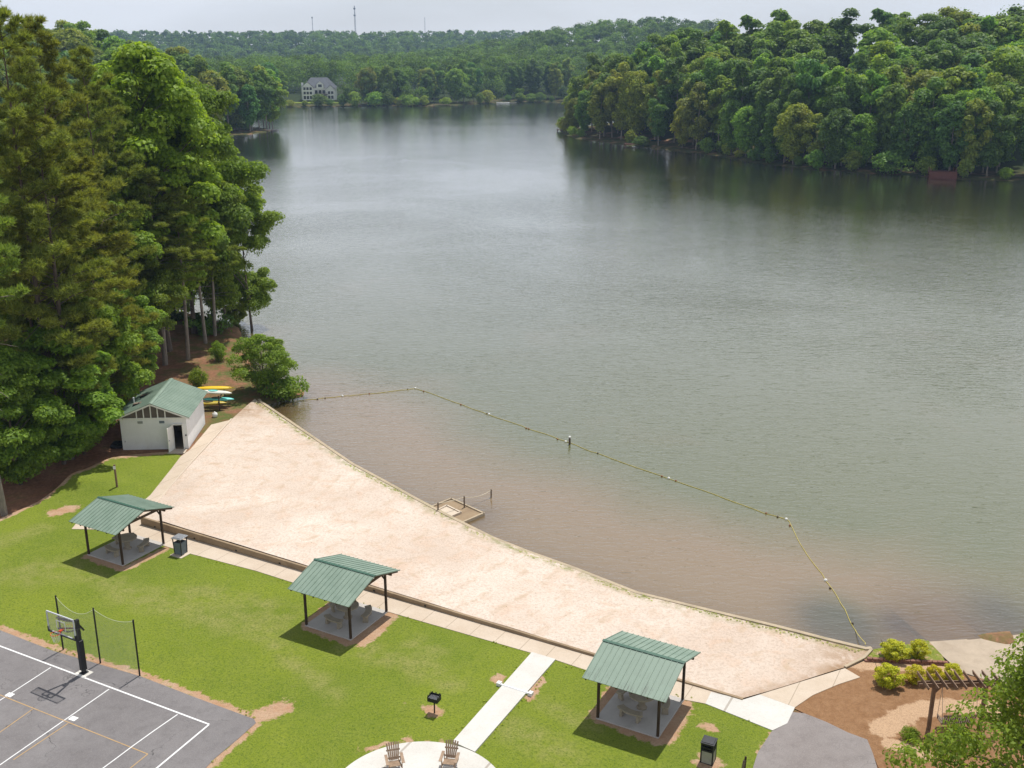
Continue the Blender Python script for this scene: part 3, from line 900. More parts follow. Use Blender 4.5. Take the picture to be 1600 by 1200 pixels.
# kerb between the shed walk and the sand
ck = [at(222, 812), at(255, 775), at(300, 723), at(362, 656)]
mb = MB()
for a, b in zip(ck[:-1], ck[1:]):
    mb.bar((*a, 0.03), (*b, 0.03), 0.14, 0.18)
tag(mb.build('kerb', 'concrete'), kind='structure')

# ------- painted lines on the court, each a strip of paint 4 mm proud
PAINT_N = [0]
def paint(name, pts, w, mat, z=0.026):
    PAINT_N[0] += 1
    z = z + PAINT_N[0] * 0.0006
    mbp = MB()
    for a, b in zip(pts[:-1], pts[1:]):
        a, b = np.array(a), np.array(b)
        d = (b - a) / np.hypot(*(b - a)); nrm = np.array([-d[1], d[0]]) * w / 2
        mbp.add([(*(a - nrm), z), (*(b - nrm), z), (*(b + nrm), z), (*(a + nrm), z)], [(0, 1, 2, 3)])
    return tag(mbp.build(name, mat), kind='structure')
def ext(a, b, k):
    a, b = np.array(a), np.array(b)
    return tuple(a + (b - a) * k)
B0, B1 = at(0, 1010), at(327, 1132.5)
paint('court_line', [ext(B1, B0, 1.5), B1], 0.09, M['paint_white'])
paint('court_line', [ext(B1, at(246, 1200), 0.008), ext(B1, at(246, 1200), 3.0)], 0.09, M['paint_white'])
lane = [(79.5, 1043.5), (0, 1095)], [(170.5, 1077.5), (82, 1139)]
for k, (a, b) in enumerate(lane):
    a, b = at(*a), at(*b)
    paint('court_line', [a, ext(a, b, 2.3)], 0.06, M['paint_white'])
arc = [at(277.5, 1117), at(240, 1143), at(208, 1166), at(180, 1187), at(138, 1218), at(92, 1252)]
paint('court_line', arc, 0.06, M['paint_white'])
for c in ((11, 1085), (110, 1122)):
    q = at(*c)
    paint('court_block', [q, (q[0] + 0.36 * V2[0] * 0.3 + 0.3, q[1] - 0.16)], 0.3, M['paint_white'], 0.030)
y0, y1, y2 = at(0, 1086.5), at(231, 1179), at(205, 1200)
paint('court_line', [ext(y1, y0, 1.4), y1], 0.05, M['paint_yellow'], 0.024)
paint('court_line', [ext(y1, y2, 0.006), ext(y1, y2, 3.2)], 0.05, M['paint_yellow'], 0.024)
for a, b in (((51.5, 1108.5), (7, 1140)), ((106.5, 1131), (60, 1162))):
    a, b = at(*a), at(*b)
    paint('court_line', [ext(a, b, 0.01), ext(a, b, 1.8)], 0.05, M['paint_yellow'], 0.024)
# ================================================================ OBJECTS NEAR THE BEACH
# ------- low retaining wall in front of the sand, with drain holes
def wall_strip(name, pts, w, z0, z1f, mat, step=1.0):
    P = []
    for a, b in zip(pts[:-1], pts[1:]):
        a, b = np.array(a), np.array(b)
        n = max(1, int(np.hypot(*(b - a)) / step))
        P += [a + (b - a) * k / n for k in range(n)]
    P.append(np.array(pts[-1]))
    L, Rr = [], []
    for i, p in enumerate(P):
        d = P[min(i + 1, len(P) - 1)] - P[max(i - 1, 0)]
        d = d / np.hypot(*d); nrm = np.array([-d[1], d[0]])
        L.append(p + nrm * w / 2); Rr.append(p - nrm * w / 2)
    vs_, fs_ = [], []
    for i, p in enumerate(P):
        z1 = z1f(*p)
        vs_ += [(*L[i], z0), (*Rr[i], z0), (*Rr[i], z1), (*L[i], z1)]
    for i in range(len(P) - 1):
        for k in range(4):
            k2 = (k + 1) % 4
            fs_.append((i * 4 + k, i * 4 + k2, i * 4 + 4 + k2, i * 4 + 4 + k))
    fs_ += [(3, 2, 1, 0), tuple((len(P) - 1) * 4 + k for k in range(4))]
    return MB().add(vs_, fs_).build(name, mat, bevel=0.02)
wl_ = [tuple(np.array(p)) for p in (at(1161, 1093.5), at(222, 819))]
rw = wall_strip('retaining_wall', wl_, 0.17, -0.15, lambda x, y: float(wall_h(x, y)) + 0.03, 'wall_concrete')
tag(rw, 'long low brown concrete retaining wall holding the sand back beside the walkway', 'wall')
a_, b_ = np.array(wl_[1]), np.array(wl_[0])
dd = (b_ - a_) / np.hypot(*(b_ - a_))
for k in range(7):
    p = a_ + dd * (1.3 + k * 3.55) - np.array(V2) * 0.09
    MB().box((p[0], p[1], 0.14), (0.13, 0.03, 0.09), ANG).build('drain_hole', 'black_steel', rw)
sw = wall_strip('sea_wall', [at(405, 625)] + SEA + [at(1362, 1015)], 0.26, -1.2, lambda x, y: 0.085 + 0.05 * float(vnoise(x, y, 5)), 'seawall', 0.8)
tag(sw, 'narrow concrete sea wall between the beach sand and the lake', 'wall')
ew = wall_strip('edging_wall', [at(1362, 1016), at(1350, 1029), at(1320, 1044)], 0.16, -0.1, lambda x, y: 0.11, 'seawall')
tag(ew, 'short concrete edging at the east end of the sand by the yellow shrubs', 'edging')

# ------- picnic shelters
def make_shelter():
    r = empty('picnic_shelter', (0, 0, 0))
    MB().box((0, 0, -0.04), (3.14, 3.44, 0.22)).build('slab', 'pad_concrete', r, bevel=0.015)
    for sx in (-1, 1):
        for sy in (-1, 1):
            MB().box((sx * 1.5, sy * 1.64, 1.28), (0.115, 0.115, 2.52)).build('post', 'post_wood', r, bevel=0.008)
    E0, RZ, HX, HY = 2.45, 3.17, 2.05, 2.34
    s = (RZ - E0) / HY
    for sy in (-1, 1):
        zb = E0 + (HY - 1.64) * s
        MB().box((0, sy * 1.64, zb - 0.16), (3.9, 0.09, 0.2)).build('beam', 'beam_wood', r)
    rf = MB()
    for k in range(6):
        x = -1.9 + 3.8 * k / 5
        for sy in (-1, 1):
            rf.bar((x, sy * 0.03, RZ - 0.10), (x, sy * (HY - 0.06), E0 - 0.085), 0.05, 0.13)
    rf.build('rafters', 'beam_wood', r)
    for sx in (-1, 1):
        MB().box((sx * 1.5, 0, 2.5), (0.06, 3.3, 0.15)).build('tie_beam', 'beam_wood', r)
        for sy in (-1, 1):
            MB().bar((sx * 1.44, sy * 1.64, 2.1), (sx * 0.95, sy * 1.64, 2.52), 0.07, 0.07).build('brace', 'beam_wood', r)
    m = MB()
    for sy in (-1, 1):
        n = Vector((0, sy * s, 1)).normalized()
        a, b = Vector((0, 0, RZ)), Vector((0, sy * HY, E0))
        t = n * 0.025
        q = [Vector((-HX, a.y, a.z)), Vector((HX, a.y, a.z)), Vector((HX, b.y, b.z)), Vector((-HX, b.y, b.z))]
        if sy > 0: q = q[::-1]
        if sy < 0: q = [q[3], q[2], q[1], q[0]]
        else: q = [q[0], q[1], q[2], q[3]]
        m.hexa([p - t for p in q], [p for p in q])
        nr = 15
        for k in range(nr):
            x = -HX + 0.03 + (2 * HX - 0.06) * k / (nr - 1)
            p0, p1 = Vector((x, sy * 0.05, RZ - 0.05 * s)) + n * 0.008, Vector((x, sy * (HY + 0.012), E0 - 0.012 * s)) + n * 0.008
            m.bar(p0, p1, 0.032, 0.04, up=n)
    roof = m.build('roof', 'green_roof', r)
    c = MB()
    for sy in (-1, 1):
        n = Vector((0, sy * s, 1)).normalized()
        a, b = Vector((0, 0, RZ + 0.045)), Vector((0, sy * 0.09, RZ + 0.045 - 0.09 * s))
        c.hexa([(-HX - .01, a.y, a.z - .012), (HX + .01, a.y, a.z - .012), (HX + .01, b.y, b.z - .012), (-HX - .01, b.y, b.z - .012)],
               [(-HX - .01, a.y, a.z), (HX + .01, a.y, a.z), (HX + .01, b.y, b.z), (-HX - .01, b.y, b.z)])
    c.build('ridge_cap', 'roof_trim', roof)
    return r
SHEL = [((-23.72, 58.1), 'green roofed picnic shelter farthest from the camera, nearest the white shed'),
        ((-8.55, 49.57), 'green roofed picnic shelter in the middle, between grey litter bin and footpath'),
        ((6.74, 41.14), 'green roofed picnic shelter closest to the driveway, dark streaks along its near eave')]
shel0 = make_shelter()
SC = []
for i, (o, lab) in enumerate(SHEL):
    s = shel0 if i == 0 else dup(shel0)
    c = (o[0] - 1.63 * U2[0] + 1.74 * V2[0], o[1] - 1.63 * U2[1] + 1.74 * V2[1])
    s.location = (c[0], c[1], 0); s.rotation_euler = (0, 0, ANG)
    tag(s, lab, 'picnic shelter', 'green roofed picnic shelters along the walkway')
    if i == 2:
        for q in s.children:
            if q.name.startswith('roof'):
                q.data = q.data.copy(); q.data.materials[0] = M['streaked_roof']
    SC.append(c)

# ------- round stone tables and curved benches under them
def make_table():
    r = empty('picnic_table', (0, 0, 0))
    MB().lathe([(0, 0.79), (0.60, 0.79), (0.64, 0.77), (0.64, 0.72), (0.60, 0.70), (0, 0.70)], n=32).build('table_top', 'cast_stone', r)
    MB().lathe([(0.25, 0), (0.25, 0.06), (0.17, 0.1), (0.16, 0.58), (0.25, 0.66), (0.25, 0.70)], n=20).build('pedestal', 'cast_stone', r)
    return r
def make_bench():
    r = empty('stone_bench', (0, 0, 0))
    m = MB(); n = 12; a0, a1 = R(-31), R(31)
    vs_, fs_ = [], []
    for k in range(n + 1):
        t = a0 + (a1 - a0) * k / n
        for rad, z in ((1.0, 0.38), (1.36, 0.38), (1.36, 0.46), (1.0, 0.46)):
            vs_.append((rad * math.cos(t) - 1.18, rad * math.sin(t), z))
    for k in range(n):
        for j in range(4):
            fs_.append((k * 4 + j, k * 4 + (j + 1) % 4, k * 4 + 4 + (j + 1) % 4, k * 4 + 4 + j))
    fs_ += [(3, 2, 1, 0), tuple(n * 4 + j for j in range(4))]
    m.add(vs_, fs_).build('seat', 'cast_stone', r, bevel=0.012)
    for sgn in (-1, 1):
        t = sgn * R(22)
        MB().hexa([(1.18 * math.cos(t) - 1.18 + dx * 1.0, 1.18 * math.sin(t) + dy, 0) for dx, dy in ((-.16, -.07), (.16, -.07), (.16, .07), (-.16, .07))],
                  [(1.18 * math.cos(t) - 1.18 + dx * 0.8, 1.18 * math.sin(t) + dy, 0.38) for dx, dy in ((-.16, -.06), (.16, -.06), (.16, .06), (-.16, .06))]).build('leg', 'cast_stone', r, bevel=0.012)
    return r
tab0, ben0 = make_table(), make_bench()
first_t, first_b = True, True
nm = ['the shelter nearest the shed', 'the middle shelter', 'the shelter nearest the driveway']
bpos = ['lake side of the table', 'lawn side of the table', 'driveway side of the table']
for i, c in enumerate(SC):
    t = tab0 if i == 0 else dup(tab0)
    t.location = (c[0] + 0.05, c[1] + 0.05, 0.07)
    tag(t, f'round stone picnic table under {nm[i]}', 'table', 'round stone tables under the shelters')
    for k, ang in enumerate((150, 262, 25)):
        b = ben0 if (i == 0 and k == 0) else dup(ben0)
        g = R(ang) + ANG
        b.location = (c[0] + 0.05 + 1.16 * math.cos(g), c[1] + 0.05 + 1.16 * math.sin(g), 0.07)
        b.rotation_euler = (0, 0, g)
        tag(b, f'curved stone bench, {bpos[k]}, under {nm[i]}', 'bench', 'curved stone benches round the tables')

# ------- the block shed
def make_shed():
    r = empty('shed', (-30.66, 77.86, 0.0), R(3.2))
    Wd, Dp, Hw, RZ, HX = 5.1, 5.9, 2.72, 3.92, 0.36
    cx = Wd / 2
    s = (RZ - Hw) / (cx + HX)
    w = MB()
    T = 0.2
    d0, d1, dh = 3.98, 4.82, 2.1
    w.box((d0 / 2, T / 2, 1.3), (d0, T, 2.6))
    w.box(((d1 + Wd) / 2, T / 2, 1.3), (Wd - d1, T, 2.6))
    w.box(((d0 + d1) / 2, T / 2, (dh + 2.6) / 2), (d1 - d0, T, 2.6 - dh))
    w.box((T / 2, Dp / 2, 1.3), (T, Dp - 2 * T, 2.6))
    w.box((Wd - T / 2, Dp / 2, 1.3), (T, Dp - 2 * T, 2.6))
    w.box((cx, Dp - T / 2, 1.3), (Wd, T, 2.6))
    w.add([(0, Dp - T, 2.6), (Wd, Dp - T, 2.6), (Wd, Dp - T, Hw + .1), (cx, Dp - T, RZ - 0.13), (0, Dp - T, Hw + .1)], [(0, 1, 2, 3, 4)])
    w.build('wall', 'white_paint', r)
    MB().box((cx, Dp / 2, 0.02), (Wd - 0.41, Dp - 0.41, 0.06)).build('floor', 'interior', r)
    MB().box((3.1, 2.2, 1.25), (0.1, 3.6, 2.4)).box((4.0, 3.95, 1.25), (1.69, 0.1, 2.4)).build('partition', 'interior', r)
    # gable: dark louvre boards behind pale posts
    zb = 2.6
    g = MB()
    g.hexa([(0.02, 0.10, zb), (Wd - .02, 0.10, zb), (Wd - .02, 0.14, zb), (0.02, 0.14, zb)], [(0.02, 0.10, zb + .03), (Wd - .02, 0.10, zb + .03), (Wd - .02, 0.14, zb + .03), (0.02, 0.14, zb + .03)])
    top = lambda x: Hw - 0.04 + (cx + HX - abs(x - cx)) * s - 0.10
    for k in range(9):
        z = zb + 0.03 + k * 0.12
        xs = [x for x in np.linspace(0, Wd, 200) if top(x) > z + 0.12]
        if xs:
            g.add([(xs[0], 0.05, z), (xs[-1], 0.05, z), (xs[-1], 0.14, z + 0.13), (xs[0], 0.14, z + 0.13)], [(0, 1, 2, 3)])
    g.add([(0, 0.15, zb), (Wd, 0.15, zb), (Wd, 0.15, top(Wd)), (cx, 0.15, top(cx)), (0, 0.15, top(0))], [(0, 1, 2, 3, 4)])
    g.build('gable_louvre', 'louvre', r)
    tr = MB()
    tr.box((cx, -0.012, 2.58), (Wd + 0.02, 0.06, 0.13))
    for x in (1.32, 1.86, 2.42, 2.95, 3.52):
        tr.box((x, 0.0, (zb + top(x)) / 2 + 0.03), (0.085, 0.05, top(x) - zb - 0.02))
    tr.build('gable_trim', 'trim_white', r)
    # roof: two ribbed slopes and a ridge cap
    m = MB()
    Y0, Y1 = -0.34, Dp + 0.4
    for sx in (-1, 1):
        n = Vector((sx * s, 0, 1)).normalized()
        ex = cx + sx * (cx + HX)
        q = [Vector((cx, Y0, RZ)), Vector((cx, Y1, RZ)), Vector((ex, Y1, Hw)), Vector((ex, Y0, Hw))]
        if sx > 0: q = q[::-1]
        m.hexa([p - n * 0.03 for p in q][::1], q)
        for k in range(23):
            y = Y0 + 0.03 + (Y1 - Y0 - 0.06) * k / 22
            m.bar(Vector((cx + sx * 0.05, y, RZ - 0.05 * s)) + n * 0.006, Vector((ex + sx * .01, y, Hw - .01 * s)) + n * 0.006, 0.032, 0.03, up=n)
    roof = m.build('roof', 'green_roof', r)
    c = MB()
    for sx in (-1, 1):
        c.hexa([(cx, Y0 - .02, RZ + .02), (cx, Y1 + .02, RZ + .02), (cx + sx * .17, Y1 + .02, RZ + .03 - .17 * s), (cx + sx * .17, Y0 - .02, RZ + .03 - .17 * s)],
               [(cx, Y0 - .02, RZ + .04), (cx, Y1 + .02, RZ + .04), (cx + sx * .17, Y1 + .02, RZ + .05 - .17 * s), (cx + sx * .17, Y0 - .02, RZ + .05 - .17 * s)])
    c.build('ridge_cap', 'green_roof', roof)
    for y in (Y0 + 0.02, Y1 - 0.02):
        fa = MB()
        for sx in (-1, 1):
            ex = cx + sx * (cx + HX)
            fa.bar((cx, y, RZ - 0.10), (ex, y, Hw - 0.10), 0.035, 0.13)
        fa.build('fascia', 'trim_white', roof)
    for y in (1.55, 3.7):
        x = 1.05
        z = Hw + (x + HX) * s
        v = MB().box((x - 0.02, y, z + 0.06), (0.62, 0.34, 0.05), 0, -math.atan(s) * 0.4)
        v.build('roof_vent', 'grey_wood', roof)
        MB().box((x - 0.12, y - 0.05, z - 0.005), (0.55, 0.4, 0.06), 0, -math.atan(s)).build('vent_shade', 'black_steel', roof)  # black slab on the slope, stands in for the shade beneath the vent
    z = Hw + (0.5 + HX) * s
    MB().tube([(0.5, 2.4, z - 0.1), (0.5, 2.4, z + 0.5)], 0.06, 10).build('vent_pipe', 'white_paint', roof)
    # open door and its frame
    f = MB().box((d0 + .03, -0.005, dh / 2), (0.07, 0.24, dh)).box((d1 - .03, -0.005, dh / 2), (0.07, 0.24, dh)).box(((d0 + d1) / 2, -0.005, dh - .03), (d1 - d0 - .14, 0.23, 0.06))
    f.build('door_frame', 'trim_white', r)
    h = Vector((d0 + 0.02, -0.13, 0)); e = h + Vector((-0.20, -0.78, 0))
    dn = MB(); dn.bar((h.x, h.y, 1.05), (e.x, e.y, 1.05), 0.045, 1.98)
    door = dn.build('door', 'trim_white', r)
    MB().box((e.x + .08, e.y + .09, 1.0), (0.12, 0.05, 0.04), R(75)).build('handle', 'steel', door)
    MB().box((4.35, -0.55, 0.0), (1.35, 1.0, 0.10)).build('doorstep', 'concrete', r)
    MB().box((1.55, -0.012, 2.28), (0.40, 0.03, 0.20)).build('sign_plate', 'steel', r)["label"] = 'small grey sign plate under the gable'
    MB().box((3.22, -0.012, 2.28), (0.40, 0.03, 0.20)).build('sign_plate', 'bin_blue', r)["label"] = 'small blue grey sign plate left of the door'
    MB().box((4.98, -0.012, 1.15), (0.10, 0.04, 0.13)).build('utility_box', 'dark_metal', r)
    MB().tube([(0.25, -0.01, 0.75), (0.25, -0.12, 0.75), (0.25, -0.14, 0.68)], 0.025, 6).build('tap', 'steel', r)
    return tag(r, 'white block shed with green gable roof and open door by the sand', 'shed')
make_shed()

# ------- litter bins
def make_bin(kind):
    r = empty('litter_bin', (0, 0, 0))
    if kind == 'square':
        f = MB()
        for sx in (-1, 1):
            for sy in (-1, 1):
                f.box((sx * .26, sy * .26, 0.53), (0.055, 0.055, 1.06))
        for z in (0.05, 0.72, 0.86, 1.03):
            for sx in (-1, 1):
                f.box((sx * .262, 0, z), (0.05, 0.46, 0.075 if z != 0.05 else 0.06)); f.box((0, sx * .262, z), (0.46, 0.05, 0.075 if z != 0.05 else 0.06))
        f.build('frame', 'black_steel', r)
        for k in range(4):
            a = k * math.pi / 2
            MB().box((.255 * math.cos(a), .255 * math.sin(a), 0.375), (0.03, 0.46, 0.62), a).build('panel', 'bin_panel', r)
        MB().lathe([(0.0, 0.1), (0.22, 0.1), (0.22, 0.85), (0.2, 0.85), (0.2, 0.15), (0, 0.15)], n=16).build('liner', 'black_steel', r)
        MB().box((0, 0, 1.085), (0.62, 0.62, 0.045)).box((0, 0, 1.12), (0.5, 0.5, 0.03)).build('lid', 'dark_metal', r, bevel=0.012)
    else:
        MB().hexa([(-.25, -.25, 0.05), (.25, -.25, 0.05), (.25, .25, 0.05), (-.25, .25, 0.05)], [(-.29, -.29, .85), (.29, -.29, .85), (.29, .29, .85), (-.29, .29, .85)]).build('body', 'bin_blue', r, bevel=0.02)
        f = MB()
        for sx in (-1, 1):
            for sy in (-1, 1):
                f.bar((sx * .255, sy * .255, 0), (sx * .295, sy * .295, 1.12), 0.05)
        f.build('frame', 'dark_metal', r)
        MB().box((0, 0, 0.86), (0.44, 0.44, 0.03)).build('liner', 'black_steel', r)
        MB().box((0, 0, 1.15), (0.74, 0.74, 0.05)).box((0, 0, 1.19), (0.58, 0.58, 0.04)).build('lid', 'steel', r, bevel=0.012)
    return r
b1 = make_bin('hooded'); b1.location = (*at(283, 865), 0.0); b1.rotation_euler = (0, 0, ANG + .1)
tag(b1, 'blue grey hooded litter bin beside the walkway near the far shelter', 'litter bin')
b2 = make_bin('square'); b2.location = (*at(1106, 1190), 0.0); b2.rotation_euler = (0, 0, R(-26))
tag(b2, 'square black framed litter bin with beige side panels on the lawn by the driveway', 'litter bin')
p = at(1106, 1190)
tag(MB().lathe([(0, .012), (.55, .012), (.62, 0)], (p[0], p[1], 0), 20).build('bin_pad', 'concrete'), kind='structure')
p = at(283, 866)
tag(MB().box((p[0], p[1], 0.01), (0.95, 0.95, 0.06), ANG).build('bin_pad', 'concrete'), kind='structure')

# ------- pedestal grill
g = empty('grill', (*at(679, 1115), 0), R(-24))
MB().tube([(0, 0, -0.1), (0, 0, 0.72)], 0.035, 10).build('pedestal', 'black_steel', g)
m = MB().box((0, 0, 0.73), (0.52, 0.40, 0.02))
m.box((0, -.2, 0.83), (0.52, 0.015, 0.2)).box((-.26, 0, 0.85), (0.015, 0.40, 0.24)).box((.26, 0, 0.85), (0.015, 0.40, 0.24)).box((0, .2, 0.86), (0.52, 0.015, 0.26))
for x in (-.26, .26):
    for y in (-.14, .05, .16):
        m.box((x, y, 1.0), (0.015, 0.05, 0.08))
for x in (-.2, 0, .2): m.box((x, .2, 1.02), (0.05, 0.015, 0.08))
m.build('firebox', 'black_steel', g)
m = MB()
for k in range(11): m.box((-.22 + .044 * k, 0, 0.9), (0.012, 0.36, 0.012))
m.build('grate', 'steel', g)
tag(g, 'black steel pedestal grill standing on a bare patch of lawn', 'grill')

# ------- wooden garden chairs on the round patio, backs to the lake
def make_chair():
    r = empty('garden_chair', (0, 0, 0))
    for k in range(6):
        x = -.225 + .09 * k
        h = 1.02 - 0.9 * x * x
        MB().bar((x * 0.8, .20, .34), (x * 1.15, .20 + .36, h), 0.068, 0.02, up=(1, 0, 0) if False else (0, 1, .4)).build('back_slat', 'chair_wood', r)
    s = MB()
    for k in range(6):
        y = -.30 + .095 * k
        s.box((0, y, .40 - .022 * k), (0.52, 0.08, 0.022), 0, 0, R(-12))
    s.build('seat', 'chair_wood', r)
    for sx in (-1, 1):
        MB().box((sx * .34, -.06, .585), (0.13, .72, .024)).build('armrest', 'chair_wood', r)
        MB().box((sx * .29, -.30, .29), (.03, .10, .57)).build('leg', 'chair_wood', r)
        MB().bar((sx * .255, -.33, .36), (sx * .255, .62, .04), .03, .12).build('side_rail', 'chair_wood', r)
        MB().bar((sx * .30, .26, .20), (sx * .30, .26, .575), .03, .06).build('arm_post', 'chair_wood', r)
    MB().box((0, .42, .70), (.60, .03, .07), 0, 0, R(-22)).box((0, .245, .42), (.56, .03, .07), 0, 0, R(-22)).build('back_rail', 'chair_wood', r)
    return r
ch = make_chair(); q = at(617, 1205); ch.location = (q[0], q[1], 0.1); ch.rotation_euler = (0, 0, R(14))
tag(ch, 'slatted wooden garden chair on the patio, farther from the footpath', 'garden chair', 'wooden chairs on the round patio')
c2 = dup(ch); q = at(703, 1202); c2.location = (q[0], q[1], 0.1); c2.rotation_euler = (0, 0, R(-9))
tag(c2, 'slatted wooden garden chair on the patio where the footpath meets it', 'garden chair', 'wooden chairs on the round patio')

# ------- basketball goal
bb = empty('basketball_goal', (*at(131.5, 1052.5), 0.02), ANG)
MB().box((0, 0, 0.01), (0.75, 0.55, 0.04)).build('footing', 'white_concrete', bb)
MB().bar((0, 0, 0.03), (0, 0, 3.05), 0.16).box((0, 0, .05), (.34, .34, .025)).build('pole', 'dark_metal', bb)
MB().box((0, 0, 1.05), (0.27, 0.27, 1.7)).build('pole_pad', 'plastic_pad', bb, bevel=0.03)
ar = MB()
for sx in (-.12, .12):
    ar.bar((sx * .8, 0, 2.95), (sx * 3.0, -.83, 3.5), 0.06); ar.bar((sx * .8, 0, 2.55), (sx * 3.0, -.83, 2.9), 0.06)
ar.bar((0, 0.06, 2.75), (0, .32, 2.3), .08).bar((-.36, -.84, 3.5), (.36, -.84, 3.5), .05).bar((-.36, -.84, 2.9), (.36, -.84, 2.9), .05)
ar.build('support_arm', 'dark_metal', bb)
BW, BZ0, BZ1 = 0.96, 2.68, 3.74
bo = MB().box((0, -.9, (BZ0 + BZ1) / 2), (2 * BW - .06, .012, BZ1 - BZ0 - .06)).build('backboard', 'clear_panel', bb)
fr = MB()
fr.box((0, -.9, BZ1), (2 * BW, .05, .055)).box((0, -.9, BZ0), (2 * BW - .5, .05, .045))
for sx in (-1, 1): fr.box((sx * BW, -.9, (BZ0 + BZ1) / 2), (.05, .05, BZ1 - BZ0 - .055))
fr.build('board_frame', 'board_white', bo)
pd = MB()
pd.box((0, -.9, BZ0 - .035), (2 * BW + .06, .085, .055))
for sx in (-1, 1): pd.box((sx * (BW + .012), -.9, BZ0 + .1), (.07, .09, .24))
pd.build('edge_pad', 'plastic_pad', bo)
sq = MB()
for sx in (-.3, .3): sq.box((sx, -.912, 3.16), (.045, .008, .45))
sq.box((0, -.912, 3.405), (.645, .008, .045)).build('target_square', 'paint_white', bo)
rim = MB(); P = [(0.23 * math.cos(k * math.pi / 12), -1.27 + 0.23 * math.sin(k * math.pi / 12), 2.93) for k in range(25)]
rim.tube(P, 0.014, 6).box((0, -.97, 2.93), (.14, .16, .05)).build('rim', 'red_rim', bb)
nt = MB()
for k in range(12):
    for sg in (1, -1):
        a0, a1, a2 = [2 * math.pi * (k + sg * t) / 12 for t in (0, .5, 1)]
        nt.tube([(.225 * math.cos(a0), -1.27 + .225 * math.sin(a0), 2.92), (.17 * math.cos(a1), -1.27 + .17 * math.sin(a1), 2.70), (.13 * math.cos(a2), -1.27 + .13 * math.sin(a2), 2.48)], .007, 4)
nt.build('net', 'net_white', bb)
tag(bb, 'basketball goal with clear backboard, red rim and dark padded pole at the court edge', 'basketball goal')

# ------- ball net on three black posts
bn = empty('ball_net', (*at(157, 1036), 0), 0)
o = np.array(at(157, 1036))
FP = [np.array(at(99, 1015)) - o, np.array((0, 0)), np.array(at(218.5, 1056)) - o]
for p in FP:
    MB().tube([(p[0], p[1], -.1), (p[0], p[1], 3.18)], 0.045, 8).build('post', 'black_steel', bn)
V, F, UVs = [], [], []
n = 24
for i in range(2):
    for k in range(n + 1):
        t = k / n
        q = FP[i] + (FP[i + 1] - FP[i]) * t
        topz = 3.12 - (0.95 if i == 0 else 0.30) * 4 * t * (1 - t) * (0.62 if i == 0 else 1.0)
        off = 0.10 * math.sin(math.pi * t)
        for j in range(9):
            z = 0.06 + (topz - 0.06) * j / 8
            V.append((q[0] + V2[0] * off * math.sin(math.pi * j / 8), q[1] + V2[1] * off * math.sin(math.pi * j / 8), z))
            UVs.append((i * 3 + t * 2.7, z))
base = 0
for i in range(2):
    for k in range(n):
        for j in range(8):
            a = i * (n + 1) * 9 + k * 9 + j
            F.append((a, a + 9, a + 10, a + 1))
nm_ = MB().add(V, F).build('netting', 'netting', bn)
uvl = nm_.data.uv_layers.new(name='UVMap')
for lp in nm_.data.loops:
    uvl.data[lp.index].uv = UVs[lp.vertex_index]
ln = MB()
for i in range(2):
    P = [tuple(V[i * (n + 1) * 9 + k * 9 + 8]) for k in range(n + 1)]
    ln.tube(P, 0.008, 4)
ln.build('head_rope', 'net_white', bn)
tag(bn, 'sagging ball net strung between three black posts behind the basketball goal', 'ball net')

# ------- small things on the lawn
wp = empty('wooden_post', (*at(184, 768), 0))
MB().bar((0, 0, -.1), (-.02, 0, 2.05), .11).build('post', 'pergola_wood', wp)
MB().box((-.02, -.07, 1.85), (.16, .03, .22)).build('sign_plate', 'white_paint', wp)
tag(wp, 'lone brown wooden post with small white plate on the lawn below the shed', 'post')
st = empty('wooden_stake', (*at(1163, 1203), 0), R(12))
MB().bar((0, 0, -.1), (.02, 0, .68), .07).build('post', 'post_wood', st)
MB().bar((-.12, -.06, 0), (-.04, -.02, .52), .12, .03).build('board', 'grey_wood', st)
tag(st, 'short dark stake with a pale board leaning on it at the driveway edge', 'stake')
dp = empty('drain_pipe', (*at(806, 1077), 0))
o = np.array(at(806, 1077))
a, b = np.array(at(781, 1071)) - o, np.array(at(828, 1086)) - o
pm = MB(); pm.tube([(*a, .06), (*b, .06)], .075, 12); pm.build('pipe', 'white_paint', dp)
for q, s in ((a, -1), (b, 1)):
    d = (b - a) / np.hypot(*(b - a))
    MB().box((q[0] + s * d[0] * .04, q[1] + s * d[1] * .04, .08), (.2, .24, .2), ANG).build('pipe_end', 'white_paint', dp)
tag(dp, 'white drain pipe passing under the pale footpath, its two ends showing', 'drain pipe')
bg = MB()
for k in range(9):
    bg.lathe([(0, 0), (.3, .02), (.34, .16), (.22, .3), (0, .34)], (-31.55 + .16 * (k % 3) + random.uniform(-.1, .1), 78.5 + .3 * (k // 3), ground_z(-31.5, 78.6) - .02), 9)
tag(bg.build('bin_bag', 'plastic_pad', smooth=True), 'black plastic bags heaped against the left wall of the white shed', 'bag')

